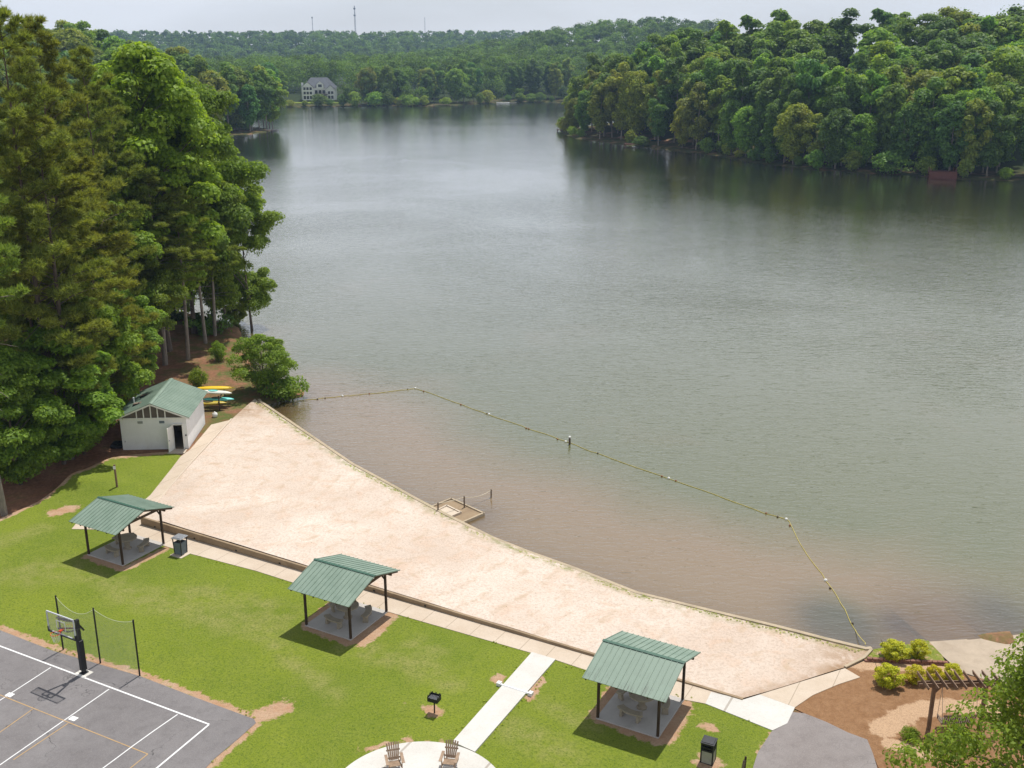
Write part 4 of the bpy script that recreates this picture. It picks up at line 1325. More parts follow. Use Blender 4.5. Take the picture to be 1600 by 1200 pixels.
# ------- kayaks on their rack behind the shed
rk = empty('kayak_rack', (-26.6, 88.4, 0.0), R(4))
rz0 = float(ground_z(-26, 88.4))
for x in (-1.0, 0.95):
    for y in (-1.0, 1.55):
        MB().bar((x, y, rz0 - .1), (x, y, 1.35), .10).build('post', 'post_wood', rk)
    for z in (0.42, 1.08):
        MB().bar((x, -1.15, z), (x, 1.7, z), .07, .10).build('rail', 'post_wood', rk)
tag(rk, 'dark timber rack holding kayaks behind the white shed', 'kayak rack')
def make_kayak(mat, cockmat, L=3.2, Wd=.74, Hh=.34, name='kayak'):
    r = empty(name, (0, 0, 0))
    n, m = 20, 12
    vs_, fs_ = [], []
    for i in range(n + 1):
        t = -1 + 2 * i / n
        w = Wd / 2 * max(0.02, (1 - abs(t) ** 2.3)) ** .8
        h = Hh * (0.42 + 0.58 * (1 - abs(t) ** 2.6)) * max(.12, 1 - abs(t) ** 8)
        z0 = 0.13 * abs(t) ** 2.5
        for k in range(m):
            a = 2 * math.pi * k / m
            zz = math.sin(a)
            vs_.append((t * L / 2, w * math.cos(a), z0 + h * .5 + h * .5 * (zz if zz < 0 else zz * .7)))
    for i in range(n):
        for k in range(m):
            fs_.append((i * m + k, i * m + (k + 1) % m, (i + 1) * m + (k + 1) % m, (i + 1) * m + k))
    fs_ += [tuple(range(m - 1, -1, -1)), tuple(n * m + k for k in range(m))]
    MB().add(vs_, fs_).build('hull', mat, r, smooth=True)
    c = MB(); ring, fl = [], []
    for k in range(20):
        a = 2 * math.pi * k / 20
        ring.append((.42 * math.cos(a) - .1, .21 * math.sin(a), Hh * .875))
    c.tube(ring + [ring[0]], .022, 6)
    c.add([(x * .98 - .002, y * .95, z - .01) for x, y, z in ring], [tuple(range(20))])
    c.build('cockpit', cockmat, r)
    return r
KY = [('kayak_yellow', 'black_steel', (-26.55, 89.75, 1.13), 3, 0, 'bright yellow kayak lying upside down on top of the rack', 3.6),
      ('kayak_white', 'kayak_teal', (-26.3, 88.75, 1.13), -9, 0, 'white and turquoise kayak on the top of the rack beside the yellow one', 3.3),
      ('kayak_olive', 'black_steel', (-26.5, 87.7, .47), 4, 0, 'dull yellow kayak on the lower rail of the rack nearest the shed', 3.0),
      ('kayak_teal', 'black_steel', (-26.05, 88.75, .47), 2, 0, 'turquoise kayak on the lower rail of the rack', 2.9)
      ]
for i, (mt, cm, loc, rz, rx, lab, L) in enumerate(KY):
    k = make_kayak(mt, cm, L)
    k.location = loc; k.rotation_euler = (math.pi if i == 0 else 0, 0, R(rz))
    if i == 0: k.location.z += .36
    if i == 1: k["label"] = lab
    tag(k, lab, 'kayak', 'kayaks stored behind the shed')

x, y = at(336, 651)
MB().lathe([(0, 0), (.2, .02), (.24, .2), (.2, .36), (.06, .42), (.06, .48), (0, .48)], (x, y, -.03), 12).build('water_jug', 'float_white', smooth=True)
tag(bpy.data.objects['water_jug'], 'small white jug standing on the ground under the kayaks', 'jug')

# ------- concrete entry steps with rope rail
z = -0.25
A, B, C, D = [np.array(at(*q, z)) for q in ((669, 793), (705, 778), (755.5, 801), (722, 815.5))]
es = empty('entry_steps', (*A, 0))
def kerbring(pts, zz, w, h, mat, nm, par):
    mbk = MB()
    for a, b in zip(pts[:-1], pts[1:]):
        d = (np.array(b) - a); d = d / np.hypot(*d) * w / 2
        mbk.bar((*(np.array(a) - A), zz - h / 2), (*(np.array(b) + d - A), zz - h / 2), w, h)
    return mbk.build(nm, mat, par)
kerbring([A, B, C, D], -.25, .13, .9, 'seawall', 'outer_frame', es)
Ai, Bi, Ci, Di = [np.array(at(*q, -.18)) for q in ((684, 796), (698, 789), (719.5, 799.5), (703, 806.5))]
kerbring([Ai, Bi, Ci, Di], -.17, .12, .6, 'concrete', 'inner_frame', es)
q4 = lambda P, f=0.0: [tuple((p - A) + ((sum(P) / 4 - p) * f)) for p in P]
MB().prism(q4([A, B, C, D], .03), -.9, -.33).build('sand_fill', 'wall_concrete', es)
MB().prism(q4([Ai, Bi, Ci, Di], .05), -.5, -.24).build('step', 'concrete', es)
tag(es, 'square concrete entry steps built out from the sea wall into the water', 'steps')
RP = []
for (px, py, z), lab in zip(((684.5, 798, .05), (725.5, 788, -.1), (767.5, 777, -.45)), ('at the sea wall beside the entry steps', 'on the outer edge of the entry steps', 'in the water beyond the entry steps')):
    x, y = at(px, py, z)
    pst = MB().tube([(x, y, z - .9), (x, y, z + .62)], .055, 8).build('rail_post', 'grey_wood')
    tag(pst, f'short weathered wooden rail post standing {lab}', 'post', 'rope rail posts of the entry steps')
    RP.append(Vector((x, y, z + .55)))
rm = MB()
for a, b, sag in ((RP[0], RP[1], .06), (RP[1], RP[2], .22)):
    rm.tube([a + (b - a) * (k / 10) - Vector((0, 0, sag * 4 * (k / 10) * (1 - k / 10))) for k in range(11)], .022, 6)
tag(rm.build('hand_rope', 'rope_tan'), 'pale rope slung between the rail posts of the entry steps', 'rope')

# ------- swimming line with its floats
RPX = [(466, 626), (500, 622.5), (535, 619), (577, 615), (637, 608.5), (650, 607), (662, 611), (720, 632), (763, 646.5), (826, 670), (884, 690), (934, 708), (1040, 746), (1130, 778), (1197, 802), (1229, 811.5), (1234, 820), (1258, 858), (1290, 907), (1318, 952), (1340, 986)]
P0 = [Vector((*at(x, y, WATER + .02), WATER + .02)) for x, y in RPX] + [Vector((*at(1352, 1007, .12), .12))]
sl = empty('swim_line', P0[0])
P = []
for i in range(len(P0) - 1):
    for k in range(6):
        t = k / 6
        q = P0[i].lerp(P0[i + 1], t)
        q.x += .10 * math.sin(i * 2.1 + t * 3); q.y += .08 * math.sin(i * 1.3 + t * 5)
        P.append(q - P0[0])
P.append(P0[-1] - P0[0])
MB().tube(P, .02, 6).build('line', 'rope_yellow', sl)
FL = [(508, 622, 'd'), (535, 618.5, 'w'), (577, 615, 'r'), (496, 623.5, 'd'), (637, 608, 'd'), (649, 606.5, 'w'), (662, 611, 'r'), (720, 632, 'r'), (761, 646, 'd'), (764, 647, 'w'), (826, 670, 'r'), (822, 669, 'r'), (871, 686, 'r'), (884, 690, 'w'), (934, 708, 'd'),
      (1034, 744, 'r'), (1045, 747, 'w'), (1056, 751, 'r'), (1197, 802, 'r'), (1215, 807.5, 'd'), (1228.5, 811, 'w'), (1234, 821, 'r'), (1290, 906.5, 'w'), (1297, 919, 'd'), (1332, 974, 'd')]
fm = {'w': 'float_white', 'r': 'float_red', 'd': 'float_dark'}
for x, y, k in FL:
    q = Vector((*at(x, y, WATER + .04), WATER + .04)) - P0[0]
    rr = .11 if k == 'w' else .075
    MB().lathe([(0, -rr * .9), (rr * .7, -rr * .65), (rr, 0), (rr * .7, rr * .65), (0, rr * .9)], q, 10).build('float', fm[k], sl, smooth=True)
tag(sl, 'yellow swimming line with small floats enclosing the beach water', 'swim line')
x, y = at(890, 694, WATER)
mp_ = empty('marker_post', (x, y, WATER))
MB().tube([(0, 0, -1.2), (0, 0, .56)], .085, 8).build('post', 'float_dark', mp_)
MB().tube([(0, 0, .56), (0, 0, .68)], .095, 8).build('cap', 'float_white', mp_)
tag(mp_, 'dark post with white cap standing in the lake at the swimming line', 'post')

# ------- pergola with a hanging bench
pg = empty('swing_pergola', (20.5, 41.9, 0), R(1.5))
hw = 1.2
for x in (-hw, hw):
    MB().bar((x, 0, -.1), (x, 0, 2.38), .15).build('post', 'pergola_wood', pg, bevel=.01)
    MB().bar((x, 0, 1.95), (x * .68, 0, 2.4), .08).build('brace', 'pergola_wood', pg)
for y in (-.10, .10):
    MB().box((0, y, 2.44), (2 * hw + 1.5, .05, .20)).build('beam', 'pergola_wood', pg)
for k in range(9):
    x = -hw - .55 + k * .43
    MB().hexa([(x - .022, -.62, 2.545), (x + .022, -.62, 2.545), (x + .022, .62, 2.545), (x - .022, .62, 2.545)],
              [(x - .022, -.70, 2.70), (x + .022, -.70, 2.70), (x + .022, .70, 2.70), (x - .022, .70, 2.70)]).build('rafter', 'pergola_wood', pg)
tag(pg, 'brown timber swing pergola with slatted top on the mulch bed', 'pergola')
sb = empty('swing_bench', (20.5, 41.9, 0), R(1.5))
m = MB()
for k in range(6): m.box((0, -.20 + .085 * k, .46), (1.5, .07, .025))
m.build('seat', 'grey_wood', sb)
bk = MB()
for k in range(15): bk.bar((-.70 + .1 * k, -.25, .47), (-.70 + .1 * k, -.42, 1.0), .055, .02)
bk.bar((-.78, -.43, 1.02), (.78, -.43, 1.02), .05, .07).bar((-.78, -.26, .5), (.78, -.26, .5), .04, .07)
bk.build('backrest', 'grey_wood', sb)
for sx in (-1, 1):
    MB().box((sx * .76, -.02, .68), (.06, .5, .03)).bar((sx * .74, .2, .46), (sx * .76, .2, .68), .04).build('armrest', 'grey_wood', sb)
    MB().tube([(sx * .78, .2, .5), (sx * .82, 0, 2.36)], .011, 5).tube([(sx * .78, -.36, .7), (sx * .82, 0, 2.36)], .011, 5).build('chain', 'steel', sb)
tag(sb, 'slatted swing bench hanging from the brown pergola', 'swing bench')

# ------- edging of red blocks
ed = MB()
a, b = np.array(at(1350, 1033)), np.array(at(1490, 1040))
d = b - a; Ln = np.hypot(*d); d = d / Ln; ang = math.atan2(d[1], d[0])
nb_ = int(Ln / .27)
for row in range(2):
    for k in range(nb_ - row):
        q = a + d * (.14 + .135 * row + k * .27)
        ed.box((q[0] + random.uniform(-.01, .01), q[1] + random.uniform(-.015, .015) + row * .02, .05 + row * .105), (.25, .19, .10), ang + random.uniform(-.06, .06))
tag(ed.build('block_edging', 'red_block', bevel=.02), 'low edging wall of reddish split blocks between the yellow green shrubs', 'edging')
# ================================================================ TREES
def tube_np(pts, radii, sides=7):
    P = np.asarray(pts, float); n = len(P)
    V = []
    for i in range(n):
        d = P[min(i + 1, n - 1)] - P[max(i - 1, 0)]
        d = d / (np.linalg.norm(d) + 1e-9)
        a = np.cross(d, (0.31, 0.95, 0.05)); a /= np.linalg.norm(a) + 1e-9
        b = np.cross(d, a)
        t = np.arange(sides) * 2 * math.pi / sides
        V.append(P[i] + radii[i] * (np.cos(t)[:, None] * a + np.sin(t)[:, None] * b))
    V = np.concatenate(V)
    F = []
    for i in range(n - 1):
        k = np.arange(sides); k2 = (k + 1) % sides
        F.append(np.stack([i * sides + k, i * sides + k2, (i + 1) * sides + k2, (i + 1) * sides + k], 1))
    return V, np.concatenate(F)
class NP:
    def __init__(s): s.V, s.F, s.n = [], {}, 0
    def add(s, V, F):
        s.V.append(V); s.F.setdefault(F.shape[1], []).append(F + s.n); s.n += len(V)
    def mesh(s, name, mat, smooth=False):
        return fast_mesh(name, np.concatenate(s.V), [np.concatenate(f) for f in s.F.values()], [mat], smooth=smooth)
def unit(v): return v / (np.linalg.norm(v, axis=1, keepdims=True) + 1e-9)
def leaf_cloud(g, C, Rd, per, L, Wf=0.62, up=0.55, shell=0.5, down=0.25):
    """leaves scattered through lumps: C centres, Rd radii (n,3); rhombic blades facing outward and up"""
    n = len(C) * per
    idx = np.repeat(np.arange(len(C)), per)
    d = unit(g.normal(size=(n, 3)))
    flip = (d[:, 2] < 0) & (g.random(n) > down)
    d[flip, 2] *= -1
    r = shell + (1.06 - shell) * g.random(n) ** 0.7
    p = C[idx] + Rd[idx] * d * r[:, None]
    nrm = unit(d * 0.8 + np.array([0, 0, up]) + g.normal(size=(n, 3)) * 0.45)
    t = unit(np.cross(nrm, unit(g.normal(size=(n, 3)))))
    b = np.cross(nrm, t)
    l = (L * (0.65 + 0.7 * g.random(n)))[:, None]
    w = l * Wf
    fold = nrm * l * 0.10
    V = np.stack([p - t * l * .5, p + b * w * .5 + fold, p + t * l * .5, p - b * w * .5 + fold], 1).reshape(-1, 3)
    F = (np.arange(n)[:, None] * 4 + np.arange(4)).astype(np.int32)
    return V, F
def needle_cloud(g, C, Ax, k, L, w):
    """brushes of needles: each brush k thin blades fanning about its axis"""
    n = len(C) * k
    idx = np.repeat(np.arange(len(C)), k)
    d = unit(Ax[idx] + g.normal(size=(n, 3)) * 0.62)
    t = unit(np.cross(d, unit(g.normal(size=(n, 3)))))
    l = (L * (0.6 + 0.6 * g.random(n)))[:, None]
    p = C[idx]
    V = np.stack([p - t * w * .5, p + t * w * .5, p + d * l], 1).reshape(-1, 3)
    F = (np.arange(n)[:, None] * 3 + np.arange(3)).astype(np.int32)
    return V, F
def limb_pts(g, a, b, n=5, bow=0.08):
    a, b = np.asarray(a, float), np.asarray(b, float)
    L = np.linalg.norm(b - a)
    off = g.normal(size=3) * L * bow; off[2] = abs(off[2]) * .5 + L * .05
    return [a + (b - a) * t + off * 4 * t * (1 - t) for t in np.linspace(0, 1, n)]
def broadleaf(seed, H, cw, cb, ncl, per, L, peak=0.42, rmin=.30, spread=1.0, csize=(.11, .20), flat=.75, limbs=14, lean=(0, 0), up=.55, cone=0, boughs=0):
    """returns (trunk mesh, crown mesh), base at the origin"""
    g = np.random.default_rng(seed)
    cl = []
    for i in range(ncl):
        p = (i + g.random()) / ncl
        prof = (p / peak) ** 0.6 if p < peak else math.sqrt(max(0.02, 1 - ((p - peak) / (1 - peak)) ** 2.0))
        if cone and p >= peak: prof = (1 - (p - peak) / (1 - peak)) ** cone + .05
        lump = 0.78 + 0.44 * g.random()
        rr = cw / 2 * prof * lump * (rmin + (1 - rmin) * math.sqrt(g.random())) * 0.86
        a = i * 2.39996 + g.normal() * .35
        z = H * (cb + (1 - cb) * (0.04 + 0.92 * p))
        cl.append((rr * math.cos(a) * spread + lean[0] * z / H, rr * math.sin(a) + lean[1] * z / H, z))
    C = np.array(cl)
    if boughs:
        # the clumps gather on main boughs, with gaps between them
        nb = max(5, ncl // boughs)
        Bc = C[np.linspace(0, ncl - 1, nb).astype(int)]
        C2 = []
        for k in range(ncl):
            b_ = Bc[k % nb]; o_ = g.normal(size=3); o_ /= np.linalg.norm(o_)
            o_[2] = o_[2] * .7 + .25
            C2.append(b_ + o_ * cw * .145 * g.uniform(.5, 1.2))
        C2 = np.array(C2); C = C2[np.argsort(C2[:, 2])]
    s = cw * g.uniform(csize[0], csize[1], ncl)
    Rd = np.stack([s, s, s * flat], 1)
    tr = NP()
    top = np.array([lean[0] * .9 + g.normal() * .3, lean[1] * .9 + g.normal() * .3, H * 0.93])
    r0 = 0.0105 * H + .04
    tp = limb_pts(g, (0, 0, -0.4), top, 9, .012)
    tr.add(*tube_np(tp, [r0 * (1.25 if i == 0 else 1) * (1 - .9 * i / 8) for i in range(9)], 8))
    for k in range(limbs):
        c = C[int((k + .5) / limbs * ncl)]
        h0 = max(0.28 * H, c[2] - (0.45 + .25 * g.random()) * math.hypot(c[0], c[1]) - .06 * H)
        f = h0 / top[2]
        a = top * f
        rb = r0 * (1 - .88 * f) * .62
        tr.add(*tube_np(limb_pts(g, a, c, 5), [rb, rb * .8, rb * .6, rb * .4, rb * .16], 5))
    cr = NP()
    cr.add(*leaf_cloud(g, C, Rd, per, L, up=up))
    return tr, cr
def pine(seed, H, cw, cb, nl, L=0.42, w=0.075, per=30, k=8, droop=0.0):
    g = np.random.default_rng(seed)
    tr, cr = NP(), NP()
    r0 = 0.0075 * H + .03
    bend = g.normal(size=2) * .25
    tp = [np.array([bend[0] * math.sin(t * 2.5), bend[1] * math.sin(t * 2), -0.4 + (H + .2) * t]) for t in np.linspace(0, 1, 9)]
    tr.add(*tube_np(tp, [r0 * (1 - .93 * t) for t in np.linspace(0, 1, 9)], 8))
    TC, TA = [], []
    for i in range(12):          # dead bare limbs under the live crown
        z = H * g.uniform(max(.18, cb * .55), cb + .18); a = g.random() * 6.28; ln = g.uniform(1.2, 3.6)
        a0 = np.array([np.interp(z, [q[2] for q in tp], [q[0] for q in tp]), np.interp(z, [q[2] for q in tp], [q[1] for q in tp]), z])
        tr.add(*tube_np(limb_pts(g, a0, a0 + np.array([ln * math.cos(a), ln * math.sin(a), g.normal() * .4 - .1]), 5, .09), [.05, .04, .03, .02, .008], 4))
    for i in range(nl):
        p = (i + g.random()) / nl
        z = H * (cb + (1 - cb) * p)
        prof = min(1, (p + .10) / .30) * (1 - p) ** .62 + .05
        ln = cw / 2 * prof * g.uniform(.6, 1.12)
        a = i * 2.39996 + g.normal() * .4
        rise = (0.12 + .55 * p - droop) * ln + g.normal() * .12
        a0 = np.array([np.interp(z, [q[2] for q in tp], [q[0] for q in tp]), np.interp(z, [q[2] for q in tp], [q[1] for q in tp]), z])
        e = a0 + np.array([ln * math.cos(a), ln * math.sin(a), rise])
        P = limb_pts(g, a0, e, 5, .05)
        rb = max(.025, r0 * (1 - p) * .30)
        tr.add(*tube_np(P, [rb, rb * .8, rb * .6, rb * .4, rb * .2], 4))
        # clumps of brushes on short side twigs along the outer part of the limb
        nc = 2 + int(ln * .95)
        for q in range(nc):
            t = .38 + .62 * (q + .5 * g.random()) / max(1, nc - .5)
            t = min(t, 1.0)
            side = g.normal() * .20 * ln * (1.15 - t)
            c = a0 + (e - a0) * t + np.array([-math.sin(a) * side, math.cos(a) * side, .10 + .22 * abs(g.normal())])
            s = (.20 + .055 * ln) * g.uniform(.8, 1.3)
            n = int(per * g.uniform(.7, 1.3))
            o = unit(g.normal(size=(n, 3))) * (g.random((n, 1)) ** .5) * np.array([s, s, s * .6])
            TC.append(c + o)
            TA.append(unit(o / s * np.array([.8, .8, .6]) + np.array([.30 * math.cos(a), .30 * math.sin(a), .70])))
    cr.add(*needle_cloud(g, np.concatenate(TC), np.concatenate(TA), k, L, w))
    return tr, cr
def proto(tc_, nt, bark_, leafm):
    return tc_[0].mesh(nt + '_trunk', bark_, True), tc_[1].mesh(nt + '_crown', leafm)
PINES = [proto(pine(100 + i, 28, 10.5, (.16, .30, .22, .46)[i], (78, 70, 74, 48)[i]), 'pine', 'bark_pale' if i == 3 else 'bark', 'needle') for i in range(4)]
OAKS = [proto(broadleaf(200 + i, 20, (14, 11.5, 15, 13)[i], (.17, .12, .2, .16)[i], (88, 84, 94, 80)[i], 520, .35, limbs=16, csize=(.08, .135), rmin=.35, flat=.62, boughs=(5, 0, 5, 6)[i]), 'oak', 'bark', 'leaf') for i in range(4)]
LOWS = [proto(broadleaf(250 + i, 13, (11, 9.5)[i], .03, 84, 480, .31, limbs=14, csize=(.08, .13), rmin=.4, flat=.6, peak=.36), 'low', 'bark', 'leaf') for i in range(2)]
MIDS = [proto(broadleaf(300 + i, 20, (12.5, 10.5, 13.5, 11.5, 14, 10)[i], (.20, .12, .26, .16, .10, .28)[i], (50, 46, 54, 44, 60, 40)[i], 170, .82, limbs=8, csize=(.12, .205), flat=.72, peak=.5, rmin=.45, boughs=(4, 0, 3, 4, 0, 3)[i]), 'wood', 'bark_pale', 'far_leaf') for i in range(6)]
BUSH = [proto(broadleaf(400 + i, 3, (4.2, 3.4, 5)[i], .05, 22, 90, .34, limbs=5, csize=(.16, .26)), 'shrub', 'bark', 'far_leaf') for i in range(3)]

TINTS = {'dark green': (.62, .72, .72), 'mid green': (.9, .95, .9), 'yellow green': (1.45, 1.2, .8), 'bluish green': (.72, .88, 1.1), 'bright green': (1.2, 1.25, .9), 'olive': (1.2, .98, .85)}
ALLTREES = []
def tree(kind, meshes, x, y, h, h0, label, group, tint, wscale=1.0, rz=None, zoff=-.1, cat='tree', names=('trunk', 'crown')):
    r = empty(kind, (x, y, float(ground_z(x, y)) + zoff), random.uniform(0, 6.28) if rz is None else rz)
    s = h / h0
    r.scale = (s * wscale, s * wscale, s)
    t = link(meshes[0], names[0], r)
    c = link(meshes[1], names[1], r)
    j = [random.uniform(.9, 1.1) for _ in range(3)]
    c.color = (tint[0] * j[0], tint[1] * j[1], tint[2] * j[2], 1)
    tag(r, label, cat, group)
    return r
ONES = ['', 'first', 'second', 'third', 'fourth', 'fifth', 'sixth', 'seventh', 'eighth', 'ninth', 'tenth', 'eleventh', 'twelfth', 'thirteenth', 'fourteenth', 'fifteenth', 'sixteenth', 'seventeenth', 'eighteenth', 'nineteenth']
TENS = {2: 'twent', 3: 'thirt', 4: 'fort', 5: 'fift', 6: 'sixt', 7: 'sevent', 8: 'eight', 9: 'ninet'}
def nth(n):
    if n < 20: return ONES[n]
    if n % 10 == 0: return TENS[n // 10] + 'ieth'
    return TENS[n // 10] + 'y-' + ONES[n % 10]

# ------- near wood on the left: (px of the top, py of the top, distance, kind, variant, width factor, tint, label)
NEAR = [
 (2, 20, 76, 'P', 0, 1.15, (1, 1, 1), 'tallest olive green pine at the left edge of the near wood'),
 (62, 42, 84, 'P', 1, 1.1, (1.0, .95, .9), 'tall pine second from the left edge, rising above the lower pines'),
 (118, 84, 92, 'P', 2, 1.05, (.9, .95, .9), 'pine with narrow top directly left of the pale tulip tree'),
 (-95, 155, 65.7, 'P', 3, 1.05, (1.0, 1, .9), 'pine with its bare trunk at the left edge of the lawn'),
 (40, 190, 76, 'P', 2, 1.2, (1.04, 1.05, .9), 'lower yellowish pine in front of the tallest pine'),
 (128, 250, 84, 'P', 0, 1.0, (1.02, 1.02, .85), 'yellowish pine in front of the narrow topped pine'),
 (176, 150, 99, 'P', 2, 1.0, (.85, .92, .9), 'dark pine just behind the pale tulip tree'),
 (228, 275, 101, 'P', 3, 1.15, (1.0, 1.0, .9), 'pine with long bare trunk leaning beside the straight one above the shed'),
 (268, 290, 103, 'P', 3, 1.0, (1.0, 1.05, .95), 'pine with straight bare trunk behind the shed, nearest the open ground'),
 (318, 320, 112, 'P', 3, .9, (.95, 1.0, .95), 'bare trunked pine nearest the lake behind the shed'),
 (300, 300, 109, 'P', 3, .85, (.9, 1.0, .95), 'slim bare trunked pine between two other bare pines behind the shed'),
 (214, 54, 106, 'O', 1, 1.15, (1.25, 1.25, .9), 'pale green tulip tree with pointed top standing highest among the broadleaf trees'),
 (268, 136, 113, 'O', 2, .9, (.85, .95, .9), 'dark green oak right of the pale tulip tree'),
 (304, 172, 119, 'O', 0, .85, (.95, .95, .85), 'rounded oak between the dark oak and the lakeside oak'),
 (346, 244, 121, 'O', 3, .85, (1.05, 1.05, .85), 'broad lakeside oak leaning out over the water beyond the shed'),
 (378, 305, 118, 'O', 0, .8, (1.0, 1.05, .85), 'lower lakeside oak whose branch tip reaches farthest over the water'),
 (335, 285, 115, 'O', 3, .8, (.95, 1.0, .85), 'oak in front of the rounded oak, its crown above the bare trunks'),
 (290, 445, 124, 'B', 0, .9, (.9, .95, .85), 'low broadleaf tree seen between the bare trunks at the back of the point'),
 (362, 425, 120, 'B', 1, .85, (1.05, 1.05, .85), 'low broadleaf tree drooping to the water beyond the bare trunks'),
 (126, 440, 82, 'B', 0, .85, (1.15, 1.2, .95), 'light green broadleaf tree overhanging the left side of the shed'),
 (70, 505, 75, 'B', 1, 1.15, (.9, 1.0, .9), 'dark low broadleaf tree at the wood edge left of the shed'),
 (0, 540, 71, 'B', 0, 1.0, (.8, .9, .9), 'low dark broadleaf tree at the left edge by the lawn'),
 (112, 560, 77, 'B', 1, .9, (1.1, 1.15, .95), 'small light green broadleaf tree at the lawn edge nearest the shed'),
 (180, 440, 91, 'B', 1, .9, (.85, .98, .9), 'dark green broadleaf tree behind the light green one by the shed'),
 (205, 380, 98, 'O', 0, .9, (.9, .98, .9), 'shaded broadleaf tree between the light green tree and the bare pines'),
 (150, 330, 95, 'O', 2, 1.0, (.9, .98, .9), 'shaded broadleaf tree under the dark pine'),
 (240, 180, 123, 'O', 1, 1.0, (.9, .97, .9), 'deep green broadleaf tree behind the dark oak'),
 (180, 180, 120, 'O', 0, 1.2, (.9, .98, .9), 'deep green broadleaf tree behind the pale tulip tree'),
 (90, 150, 107, 'O', 2, 1.2, (.9, .95, .88), 'deep green broadleaf tree showing between the two tall pines'),
 (10, 200, 92, 'O', 3, 1.2, (.9, .95, .88), 'deep green broadleaf tree behind the tallest pine'),
 (30, 360, 83, 'O', 0, 1.1, (.88, .95, .85), 'shaded broadleaf tree under the tallest pine'),
 (96, 390, 90, 'O', 1, 1.1, (.88, .95, .85), 'shaded broadleaf tree under the yellowish pine'),
 (60, 300, 98, 'O', 3, 1.2, (.88, .95, .85), 'deep green broadleaf tree between the lower yellowish pine and the narrow topped pine'),
]
for i, (px, py, Y, kd, v, ws, tint, lab) in enumerate(NEAR):
    x, zt = top_at(px, py, Y)
    h = zt - float(ground_z(x, Y)) + .1
    if kd == 'P':
        tree('pine_tree', PINES[v], x, Y, h, 28.2, lab, 'pines of the near wood', tint, ws * 28 / h * .98, zoff=0)
    else:
        ms_, h0_ = (OAKS, 20.6) if kd == 'O' else (LOWS, 13.4)
        tree('broadleaf_tree', ms_[v], x, Y, h, h0_, lab, 'broadleaf trees of the near wood', tint, ws * (h0_ / h if h > h0_ else 1.0) ** .6, zoff=0)

# the spreading bush tree on the spit, its low neighbour and small saplings
bt = proto(broadleaf(501, 5.6, 7.2, .10, 48, 420, .19, limbs=18, csize=(.07, .13), rmin=.4, flat=.7), 'spit', 'bark', 'leaf')
tree('lakeside_tree', bt, *at(414, 611), 5.5, 5.9, 'wide low multi limbed tree on the spit between kayaks and lake', None, (1.0, 1.05, .85), 1.0, zoff=.05)
bs = proto(broadleaf(502, 1.7, 4.0, .0, 22, 150, .24, limbs=4, csize=(.15, .24)), 'low_shrub', 'bark', 'leaf')
tree('shrub', bs, *at(443, 616), 1.7, 1.8, 'dark low shrub at the foot of the spit tree beside the water', None, (.8, .95, .8), 1.0, zoff=.05, cat='shrub', names=('stem', 'foliage'))
tree('shrub', bs, *at(310, 606), 1.5, 1.8, 'small green shrub behind the shed roof ridge', None, (.9, 1, .8), .5, zoff=.05, cat='shrub', names=('stem', 'foliage'))
tree('shrub', bs, *at(342, 565), 1.6, 1.8, 'small shrub on the brown slope above the kayaks', None, (.8, .95, .8), .45, zoff=.05, cat='shrub', names=('stem', 'foliage'))
tree('shrub', bs, *at(1422, 1156), .5, 1.8, 'small green weed clump by the left post of the pergola', None, (1.0, 1.05, .7), .75, zoff=.02, cat='shrub', names=('stem', 'foliage'))
# the tree at the bottom right corner
ct = proto(broadleaf(511, 10.3, 11.5, .06, 120, 250, .17, limbs=34, csize=(.045, .085), rmin=.30, flat=.55, peak=.10, cone=1.25), 'corner', 'bark', 'leaf')
tree('corner_tree', ct, 19.8, 33.3, 12.0, 10.6, 'leafy green tree filling the bottom right corner in front of the pergola', None, (1.0, 1.06, .8), .88, rz=2.4)

# six clipped golden shrubs round the block edging
yb = [proto(broadleaf(520 + i, 1.2, 1.5, .0, 40, 130, .085, limbs=4, csize=(.10, .16), rmin=.5, peak=.4), 'gold', 'bark', 'bush_leaf') for i in range(2)]
YS = [(1396, 1029, 1.0, 1.12, 'golden shrub behind the red blocks, the wider of the two there'), (1435, 1028, .95, .85, 'golden shrub behind the red blocks, the narrower of the two there'),
      (1386, 1073, 1.15, .95, 'round golden shrub standing alone in front of the red blocks'), (1428, 1068, .95, .85, 'golden shrub first in the row of three under the pergola beam'),
      (1458, 1066, .9, .75, 'golden shrub in the middle of the row of three under the pergola beam'), (1487, 1066, .95, .85, 'golden shrub last in the row of three, closest to the boat ramp')]
for i, (px, py, h, ws, lab) in enumerate(YS):
    tree('golden_shrub', yb[i % 2], *at(px, py), h, 1.2, lab, 'golden shrubs by the block edging', (1, 1, 1), ws * 1.1, zoff=.02, cat='shrub', names=('stem', 'foliage'))

